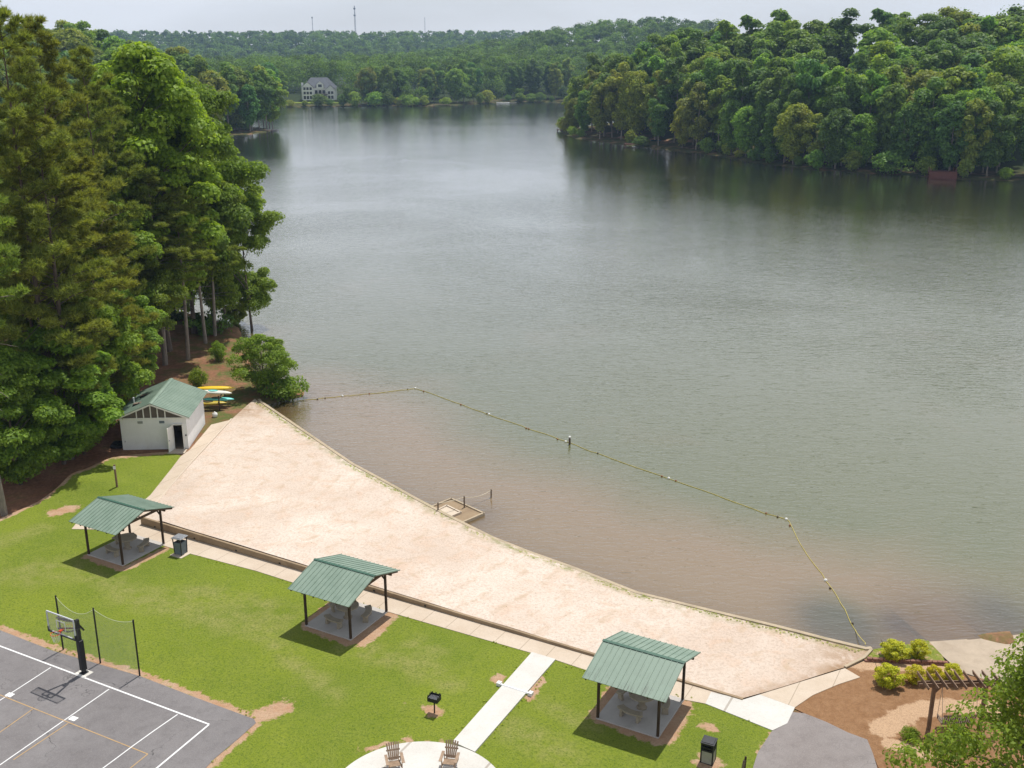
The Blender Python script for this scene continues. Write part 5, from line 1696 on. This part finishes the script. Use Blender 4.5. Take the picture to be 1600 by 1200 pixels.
# ------- woods across the water
def proj(x, y, z):
    dx, dy, dz = x, y, z - CAM_H
    dep = dy * FWD[1] + dz * FWD[2]
    return 800 + FPX * dx / dep, 600 - FPX * (dy * UPV[1] + dz * UPV[2]) / dep, dep
prof_far = np.full(500, 1200.0)
def visible(x, y, zt, w, prof, margin=2.0):
    px, py, dep = proj(x, y, zt)
    if px < -40 or px > 1640: return False
    hw_ = FPX * w / dep / 2
    a, b = int((px - hw_) / 4) + 20, int((px + hw_) / 4) + 21
    a, b = max(0, a), min(500, max(b, a + 1))
    if b <= a: return False
    seg = prof[a:b]
    ok = py < seg.max() - margin
    xs = np.linspace(-1, 1, b - a)
    prof[a:b] = np.minimum(seg, py + (1 - np.sqrt(np.clip(1 - xs * xs * .9, 0, 1))) * hw_ * 1.1)
    return ok
def resample(path, step, g):
    P = [np.array(p) for p in path]; out = []; acc = 0
    seg = np.cumsum([0] + [np.hypot(*(b - a)) for a, b in zip(P[:-1], P[1:])])
    s = step * .5
    while s < seg[-1]:
        i = int(np.searchsorted(seg, s) - 1); i = max(0, min(i, len(P) - 2))
        t = (s - seg[i]) / (seg[i + 1] - seg[i]); d = (P[i + 1] - P[i]); d = d / np.hypot(*d)
        out.append((P[i] + (P[i + 1] - P[i]) * t, d, s))
        s += step * g.uniform(.8, 1.2)
    return out
gw = np.random.default_rng(77)
CAND = []     # (distance, x, y, h, w, variant, tint name, area, row, order)
path = [(30, 462), (22, 440)] + R_SHORE[::-1] + [(165, 245), (215, 225)]
for row, off in enumerate((5, 11, 18, 26, 35, 45, 56, 68, 81, 95)):
    for p, d, s in resample(path, 7.6 if row < 3 else 8.6, gw):
        nrm = np.array([-d[1], d[0]])
        q = p + nrm * off + gw.normal(size=2) * (1.2 if row == 0 else 1.8)
        x, y = q
        if sdist(np.array(x), np.array(y), LAKE) < max(3.5, off * .55): continue
        h = gw.uniform(13, 20) if row == 0 else gw.uniform(19, 27)
        # a stretch of bank kept open, as in the photograph
        px = proj(x, y, 0)[0]
        if row == 0 and (905 < px < 1120) and gw.random() < .55: continue
        CAND.append((math.hypot(x, y), x, y, h, h * (gw.uniform(.40, .52) if row < 5 else gw.uniform(.5, .62)), int(gw.choice([1, 4, 3, 4]) if row == 0 and px > 1130 else gw.integers(6)), None, 'R', row, s))
for row, off in enumerate((5, 12, 20, 29, 39, 50, 62, 75, 90, 105, 122)):
    pth = [(-94, 452)] + HEADLAND + [(-114, 404), (-132, 385), (-152, 330), (-160, 260), (-150, 215)]
    for p, d, s in resample(pth, 8.2, gw):
        q = p + np.array([d[1], -d[0]]) * off + gw.normal(size=2) * 1.8
        x, y = q
        if sdist(np.array(x), np.array(y), LAKE) < max(3.5, off * .5): continue
        h = gw.uniform(17, 24) if row == 0 else gw.uniform(20, 27)
        CAND.append((math.hypot(x, y), x, y, h, h * gw.uniform(.42, .52), int(gw.integers(6)), None, 'L', row, s))
for row, off in enumerate((5, 15, 27)):
    for p, d, s in resample([(60, 690)] + FAR_SHORE + [(-150, 620)], 11 if row else 12, gw):
        q = p + np.array([d[1], -d[0]]) * off + gw.normal(size=2) * 2.5
        x, y = q
        px = proj(x, y, 0)[0]
        if 448 < px < 542: continue
        if sdist(np.array(x), np.array(y), LAKE) < 4: continue
        h = gw.uniform(7, 13) if row == 0 else gw.uniform(17, 24)
        CAND.append((math.hypot(x, y), x, y, h, h * (gw.uniform(.6, .9) if row == 0 else gw.uniform(.42, .55)), int(gw.integers(6)), None, 'F', row, s))
for k, (px, py) in enumerate([(425, 201.6), (415, 202.6), (404, 204.5), (392, 206), (411, 199.5), (398, 201), (420, 199)]):
    x, y = at(px, py, WATER)
    h = gw.uniform(20, 25)
    CAND.append((math.hypot(x, y), x, y + 2.0, h, h * .5, 5 if k % 2 else 0, None, 'L', 0, k * .5))
CAND.sort(key=lambda c: c[0])
KEEP, REST = [], []
for c in CAND:
    z = float(ground_z(c[1], c[2]))
    if visible(c[1], c[2], z + c[3], c[4], prof_far, 3.0):
        KEEP.append(c)
print('woods kept', len(KEEP), {a: sum(1 for c in KEEP if c[7] == a) for a in 'RLF'})
KEEP = sorted(KEEP, key=lambda c: -c[3] / c[0])
REST = KEEP[297:]
KEEP = KEEP[:297]
ROWN = {'R': ['at the waterline of the right shore', 'just behind the waterline of the right shore', 'low on the right shore slope', 'lower middle of the right shore slope', 'middle of the right shore slope', 'upper middle of the right shore slope', 'high on the right shore slope', 'near the ridge of the right shore', 'on the ridge of the right shore', 'behind the ridge of the right shore'],
        'L': ['at the waterline of the left headland', 'second rank of the left headland', 'third rank of the left headland', 'fourth rank of the left headland', 'fifth rank of the left headland', 'sixth rank of the left headland', 'seventh rank of the left headland', 'eighth rank of the left headland', 'ninth rank of the left headland', 'tenth rank of the left headland', 'rearmost rank of the left headland'],
        'F': ['at the waterline of the far shore', 'second rank on the far shore', 'third rank on the far shore']}
ANCH = {'R': 'from the point', 'L': 'from its tip', 'F': 'from the right'}
GRP = {'R': 'trees of the wooded right shore', 'L': 'trees of the left headland', 'F': 'trees along the far shore'}
cnt = {}
for c in sorted(KEEP, key=lambda c: (c[7], c[8], c[9])):
    k = (c[7], c[8]); cnt[k] = cnt.get(k, 0) + 1
    tn = random.choices(list(TINTS), (3, 4, 2.2, 1.5, 2.2, 1.6))[0]
    lab = f'{tn} tree {ROWN[c[7]][c[8]]}, {nth(cnt[k])} {ANCH[c[7]]}'
    hh = 'tall ' if c[3] > 24 else 'low ' if c[3] < 12 else ''
    tree('woodland_tree', MIDS[c[5]], c[1], c[2], c[3], 20.7, hh + lab, GRP[c[7]], TINTS[tn], c[4] / c[3] * 20 / 10.5)
# waterside shrubs of the right shore and the far shore
SHR = []
for p, d, s in resample(R_SHORE[::-1] + [(165, 245)], 8.5, gw):
    q = p + np.array([-d[1], d[0]]) * gw.uniform(1.2, 3.2)
    px = proj(q[0], q[1], 0)[0]
    if px > 1640 or (905 < px < 1110 and gw.random() < .6): continue
    SHR.append((q, gw.uniform(1.8, 5.5), 'R'))
for p, d, s in resample(FAR_SHORE, 6.5, gw):
    q = p + np.array([d[1], -d[0]]) * gw.uniform(1.0, 3.5)
    if -140 < q[0] < 60 and gw.random() < (.9 if q[0] < -50 else .5): SHR.append((q, gw.uniform(3, 5) if -136 < q[0] < -112 else gw.uniform(3, 8), 'F'))
cs = {'R': 0, 'F': 0}
for q, h, a in SHR:
    cs[a] += 1
    tn = random.choices(list(TINTS), (2, 3, 3, 1, 3, 1.5))[0]
    px = proj(q[0], q[1], 0)[0]
    if px > 1530 and a == 'R': tn = 'yellow green'
    wh = 'right shore, ' + nth(cs[a]) + ' from the point' if a == 'R' else 'far shore, ' + nth(cs[a]) + ' from the right'
    tree('waterside_shrub', BUSH[cs[a] % 3], q[0], q[1], h, 3.2, f'{tn} waterside shrub on the {wh}', 'shrubs along the right shore' if a == 'R' else 'shrubs along the far shore', TINTS[tn], gw.uniform(.8, 1.3), cat='shrub', names=('stem', 'foliage'))

# ------- the far-off woods: one mass of crowns over the hills, and the undergrowth below the near woods
def crown_mass(name, items, seed, mat, tintvar=True):
    g = np.random.default_rng(seed)
    acc = NP(); shade = []
    for (x, y, z, h, w, ncl, per, L) in items:
        a = g.random(ncl) * 6.28; rr = np.sqrt(g.random(ncl)) * w * .36
        zz = z + h * (.22 + .70 * g.random(ncl) ** .7)
        C = np.stack([x + rr * np.cos(a), y + rr * np.sin(a), zz - rr * .35], 1)
        s = w * g.uniform(.20, .32, ncl)
        V_, F_ = leaf_cloud(g, C, np.stack([s, s, s * .8], 1), per, L, up=.15)
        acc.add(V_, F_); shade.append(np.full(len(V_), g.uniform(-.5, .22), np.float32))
    me_ = acc.mesh(name, mat)
    a_ = me_.attributes.new('shade', 'FLOAT', 'POINT'); a_.data.foreach_set('value', np.concatenate(shade))
    o = link(me_, name)
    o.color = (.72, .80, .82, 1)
    return tag(o, kind='stuff')
far = []
pts = []
for D0, D1, sp in ((330, 660, 8.5), (640, 900, 11), (900, 1300, 12.5), (1300, 2450, 15)):
    a0, a1 = math.atan(-880 / FPX), math.atan(880 / FPX)
    n = int((D1 ** 2 - D0 ** 2) / 2 * (a1 - a0) / sp ** 2)
    n = min(n, 9000)
    rr = np.sqrt(gw.uniform(D0 ** 2, D1 ** 2, n)); tt = gw.uniform(a0, a1, n)
    x, y = rr * np.sin(tt), rr * np.cos(tt)
    d = sdist(x, y, LAKE)
    zz = ground_z(x, y)
    lim = np.where(rr < 640, np.where(x > 0, 62, 105), 36)
    for i in range(n):
        if d[i] > lim[i] and not (x[i] > 120 and y[i] < 330) and not (-146 < x[i] < -100 and y[i] < 684):
            pts.append((rr[i], x[i], y[i], zz[i]))
pts.sort()
for D, x, y, z in pts:
    h = gw.uniform(15, 24)
    w = gw.uniform(10, 17) if D > 600 else h * gw.uniform(.5, .75)
    if visible(x, y, z + h, w, prof_far, 1.2):
        far.append((x, y, z, h, w * 1.1, 11 if D < 1300 else 7, 80 if D < 1000 else 60 if D < 1400 else 34, max(1.0, D / 700)))
for c in REST:
    far.append((c[1], c[2], float(ground_z(c[1], c[2])), c[3], c[4], 14, 50, .9))
print('far crowns', len(far))
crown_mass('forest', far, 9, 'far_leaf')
und = []
for k in range(560):
    if k < 330:
        x, y = gw.uniform(20, 190), gw.uniform(255, 400)
    else:
        x, y = gw.uniform(-140, -88), gw.uniform(380, 450)
    d = float(sdist(np.array(x), np.array(y), LAKE))
    px = proj(x, y, 0)[0]
    if d < 4 or d > 45 or px > 1650 or (d < 16 and 905 < px < 1120) or (k >= 330 and d < 9): continue
    h = gw.uniform(2, 6)
    und.append((x, y, float(ground_z(x, y)) - h * .3, h, h * 1.1, 5, 40, .7))
for k in range(170):
    x, y = gw.uniform(-75, -30), gw.uniform(62, 125)
    d = float(sdist(np.array(x), np.array(y), LAKE)); nz_ = float(sdist(np.array(x), np.array(y), NEARZONE))
    if d < 2 or nz_ < 4 or (y > 88 and x > -47 and y < 109): continue
    h = gw.uniform(1.2, 4.5)
    und.append((x, y, float(ground_z(x, y)) - h * .3, h, h * 1.1, 6, 90, .36))
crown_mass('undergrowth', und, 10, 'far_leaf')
# weeds along the foot of the sea wall and tufts at the lawn edges
wd = NP(); C, Rd = [], []
for p, d, s in resample(SEA, .16, gw):
    if vnoise(p[0], p[1], 2.2, 12) < .42: continue
    q = p + np.array([d[1], -d[0]]) * gw.uniform(.16, .55)
    C.append((q[0], q[1], .07)); r_ = gw.uniform(.04, .10); Rd.append((r_, r_, r_ * .8))
for L_, st in ((poly([(82, 1014), (219, 1054), (310, 1089), (397, 1121)]), .12), (poly([(400, 1134), (335, 1190), (318, 1210)]), .12), (poly([(831, 1019), (708, 1154)]), .2), (poly([(869, 1034), (744, 1178)]), .2), (poly([(867, 1034), (914, 1049), (1102, 1102), (1206, 1144)]), .2), (poly([(831, 1023), (605, 958), (452, 911), (400, 894), (295, 867)]), .2)):
    for p, d, s in resample(L_, st * 1.6, gw):
        if vnoise(p[0], p[1], 1.1, 21) < .5: continue
        q = p + gw.normal(size=2) * .10
        C.append((q[0], q[1], .03)); r_ = gw.uniform(.025, .06); Rd.append((r_, r_, r_ * .8))
wd.add(*leaf_cloud(gw, np.array(C), np.array(Rd), 10, .10, .25, up=.6))
wo = link(wd.mesh('weeds', 'leaf'), 'weeds'); wo.color = (1.7, 1.5, 1.0, 1)
tag(wo, kind='stuff')
# ================================================================ FAR THINGS
# ------- white house on the far shore
def make_house():
    x, y = at(498, 158.5, 1.5)
    y = 668.0; x = -117.0
    z0 = float(ground_z(x, y))
    r = empty('house', (x, y, z0), R(10))
    r.scale = (1.18, 1.0, 1.0)
    MB().box((0, 0, 3.6), (17, 11, 7.2)).build('wall', 'siding', r)
    MB().box((-6.3, -6.6, 4.0), (5.2, 3.2, 8.0)).build('bay_wall', 'siding', r)
    MB().box((5.2, -6.1, 3.0), (4.8, 2.4, 6.0)).build('wing_wall', 'siding', r)
    rf = MB()
    e, t = 7.1, 13.0
    rf.add([(-9, -6, e), (9, -6, e), (9, 6, e), (-9, 6, e), (-4.5, 0, t), (4.0, 0, t)], [(0, 1, 5, 4), (1, 2, 5), (2, 3, 4, 5), (3, 0, 4), (3, 2, 1, 0)])
    for cx, w, y0, z, h in ((-6.3, 5.8, -8.5, 7.9, 2.8), (5.2, 5.4, -7.6, 5.9, 2.9), (0, 4.2, -6.2, 8.8, 2.2)):
        rf.add([(cx - w / 2, y0, z), (cx, y0, z + h), (cx + w / 2, y0, z), (cx - w / 2, 0, z), (cx, 0, z + h), (cx + w / 2, 0, z)], [(0, 1, 4, 3), (1, 2, 5, 4)])
    roof = rf.build('roof', 'shingle', r)
    for cx, w, y0, z, h in ((-6.3, 5.2, -8.2, 7.9, 2.5), (5.2, 4.8, -7.3, 5.9, 2.6)):
        MB().add([(cx - w / 2, y0, z - .05), (cx + w / 2, y0, z - .05), (cx, y0, z + h)], [(0, 1, 2)]).build('gable', 'siding', r)
    d = MB().box((0, -5.2, 7.8), (3.6, 1.8, 2.6)).add([(-1.8, -6.1, 9.1), (1.8, -6.1, 9.1), (0, -6.1, 10.9)], [(0, 1, 2)])
    d.build('dormer', 'siding', roof)
    MB().box((0, -6.12, 8.3), (1.9, .06, 1.6)).build('window', 'window_glass', r)
    for cx, y0, zs in ((-6.3, -8.22, (1.6, 4.2, 6.7)), (5.2, -7.32, (1.6, 4.3))):
        for z in zs:
            for k in range(3 if cx < 0 else 2):
                MB().box((cx + (k - (1 if cx < 0 else .5)) * 1.55, y0, z), (1.15, .08, 1.9 if z < 3 else 1.6)).build('window', 'window_glass', r)
    for z in (1.6, 4.7):
        for k in range(3):
            MB().box((-2.0 + k * 1.9, -5.53, z), (1.4, .08, 2.1)).build('window', 'window_glass', r)
    dk = MB().box((.4, -7.0, 3.3), (6.6, 3.0, .25))
    for k in range(3): dk.box((-2.4 + k * 2.8, -8.3, 1.6), (.25, .25, 3.3))
    for k in range(12): dk.box((-2.7 + k * .56, -8.4, 3.9), (.1, .06, .95))
    dk.box((.4, -8.4, 4.4), (6.5, .1, .1)).build('deck', 'dock_brown', r)
    MB().box((-8.9, -1, 5.0), (1.1, 1.6, 10.0)).build('chimney', 'siding', r)
    return tag(r, 'large white house with grey hip roof on the far shore', 'house')
make_house()
lx, ly = -122, 648
tag(MB().prism([(lx - 14, ly - 6), (lx + 20, ly - 6), (lx + 18, ly + 10), (lx - 12, ly + 10)], 0, .9).build('house_lawn', 'lawn'), kind='structure')

# ------- docks and boats
def dock(px, py, L, Wd, hgt, rz, mat, lab, rail=False):
    x, y = at(px, py, WATER)
    r = empty('dock', (x, y, WATER), rz)
    m = MB()
    n = max(4, int(L / .5))
    for k in range(n): m.box((-L / 2 + (k + .5) * L / n, 0, hgt), (L / n * .93, Wd, .12))
    m.build('deck', mat, r)
    for sx in (-1, 1):
        for sy in (-1, 1):
            MB().tube([(sx * L * .45, sy * Wd * .42, -1.5), (sx * L * .45, sy * Wd * .42, hgt + (.9 if rail else .2))], .12, 6).build('piling', mat, r)
    if rail:
        MB().box((0, -Wd * .46, hgt * .5), (L, .1, hgt)).build('skirt', mat, r)
    return tag(r, lab, 'dock')
dock(1471, 279, 6.6, 3.0, 1.75, R(-10), 'dock_red', 'red brown boarded dock at the right shore below the shrubs', True)
dock(988, 228.5, 5.6, 2.2, .7, R(-20), 'dock_red', 'low dark red dock at the open bank of the right shore')
dock(880, 205.5, 5.0, 3.0, .8, R(5), 'dock_brown', 'small dark dock at the tip of the right hand point')
dock(412, 206, 7.0, 2.6, .55, R(15), 'dock_brown', 'low brown dock at the tip of the left headland')
dock(690, 166, 10.0, 3.0, .8, R(3), 'dock_brown', 'low dark dock on the far shore right of the white house')
def rowboat(x, y, L, rz, mat, lab, z=WATER):
    r = empty('rowing_boat', (x, y, z), rz)
    n = 14; vs_, fs_ = [], []
    for i in range(n + 1):
        t = -1 + 2 * i / n
        w = L * .17 * (1 - max(0, t) ** 2.4 * .97)
        sh = .12 * t * t * L * .2
        for yy, zz in ((-1, .55), (-.72, .05), (.72, .05), (1, .55)):
            vs_.append((t * L / 2, yy * w, zz * L * .16 + sh))
    for i in range(n):
        for k in range(3):
            fs_.append((i * 4 + k, i * 4 + k + 1, i * 4 + 5 + k, i * 4 + 4 + k))
    fs_.append((0, 1, 2, 3))
    MB().add(vs_, fs_).build('hull', mat, r)
    for t in (-.45, .1): MB().box((t * L / 2, 0, L * .075), (.25, L * .3, .05)).build('seat', 'grey_wood', r)
    return tag(r, lab, 'boat')
x, y = at(426, 204.5, WATER); rowboat(x, y, 5.0, R(20), 'steel', 'grey boat moored beside the dock of the left headland')
x, y = at(786, 162, WATER); rowboat(x, y, 8.0, R(5), 'siding', 'white boat drawn up on the far shore near the right hand point')
x, y = at(798, 161.5, WATER); rowboat(x, y, 7.0, R(-8), 'bin_panel', 'pale tan boat lying right of the white boat on the far shore')
x, y = at(1025, 228.5, WATER)
rowboat(x + 1, y + 7, 3.8, R(10), 'blue_tarp', 'dark blue green canoe lying on the open bank of the right shore', float(ground_z(x + 1, y + 7)) + .05)
# ------- masts on the skyline
def mast(px, py, Y, wb, lab, bands=9, plat=False):
    x, zt = top_at(px, py, Y)
    zb = float(ground_z(x, Y))
    r = empty('radio_mast', (x, Y, zb))
    H = zt - zb
    L = MB(); P = lambda k, t: (wb * (1 - .55 * t) * math.cos(k * 2.0944), wb * (1 - .55 * t) * math.sin(k * 2.0944), H * t)
    for k in range(3): L.tube([P(k, 0), P(k, 1)], .16 * wb, 5)
    for i in range(bands * 2):
        t0, t1 = i / (bands * 2), (i + 1) / (bands * 2)
        for k in range(3):
            L.tube([P(k, t0), P((k + 1) % 3, t1)], .09 * wb, 4)
    L.build('lattice', 'tower_grey', r)
    if plat:
        A_ = MB()
        for zf in plat: A_.lathe([(0, 0), (wb * 1.25, 0), (wb * 1.25, 2.6), (0, 2.6)], (0, 0, H * zf), 10)
        A_.build('antenna', 'tower_grey', r)
    return tag(r, lab, 'mast', 'masts on the skyline')
mast(553.5, 9, 2150, 1.7, 'tallest lattice mast on the skyline above the far woods', 14, (.93, .80))
mast(487.5, 26, 2150, 1.0, 'short mast with a small head left of the tallest mast', 7, (.96,))
mast(663.5, 27, 2250, .9, 'thin faint mast right of the tallest mast', 8)

# ------- the air: pale haze round the whole place
hz = bpy.data.materials.new('haze_air'); hz.use_nodes = True
hn, hl = hz.node_tree.nodes, hz.node_tree.links
hn.clear()
ho = hn.new("ShaderNodeOutputMaterial"); pv = hn.new("ShaderNodeVolumePrincipled")
pv.inputs["Color"].default_value = (0.48, 0.68, 1.0, 1)
pv.inputs["Density"].default_value = 0.00015
pv.inputs["Anisotropy"].default_value = 0.2
hl.new(pv.outputs[0], ho.inputs["Volume"])
hb = MB().box((0, 0, 62), (5300, 5300, 140)).build('haze', hz)
tag(hb, kind='stuff')
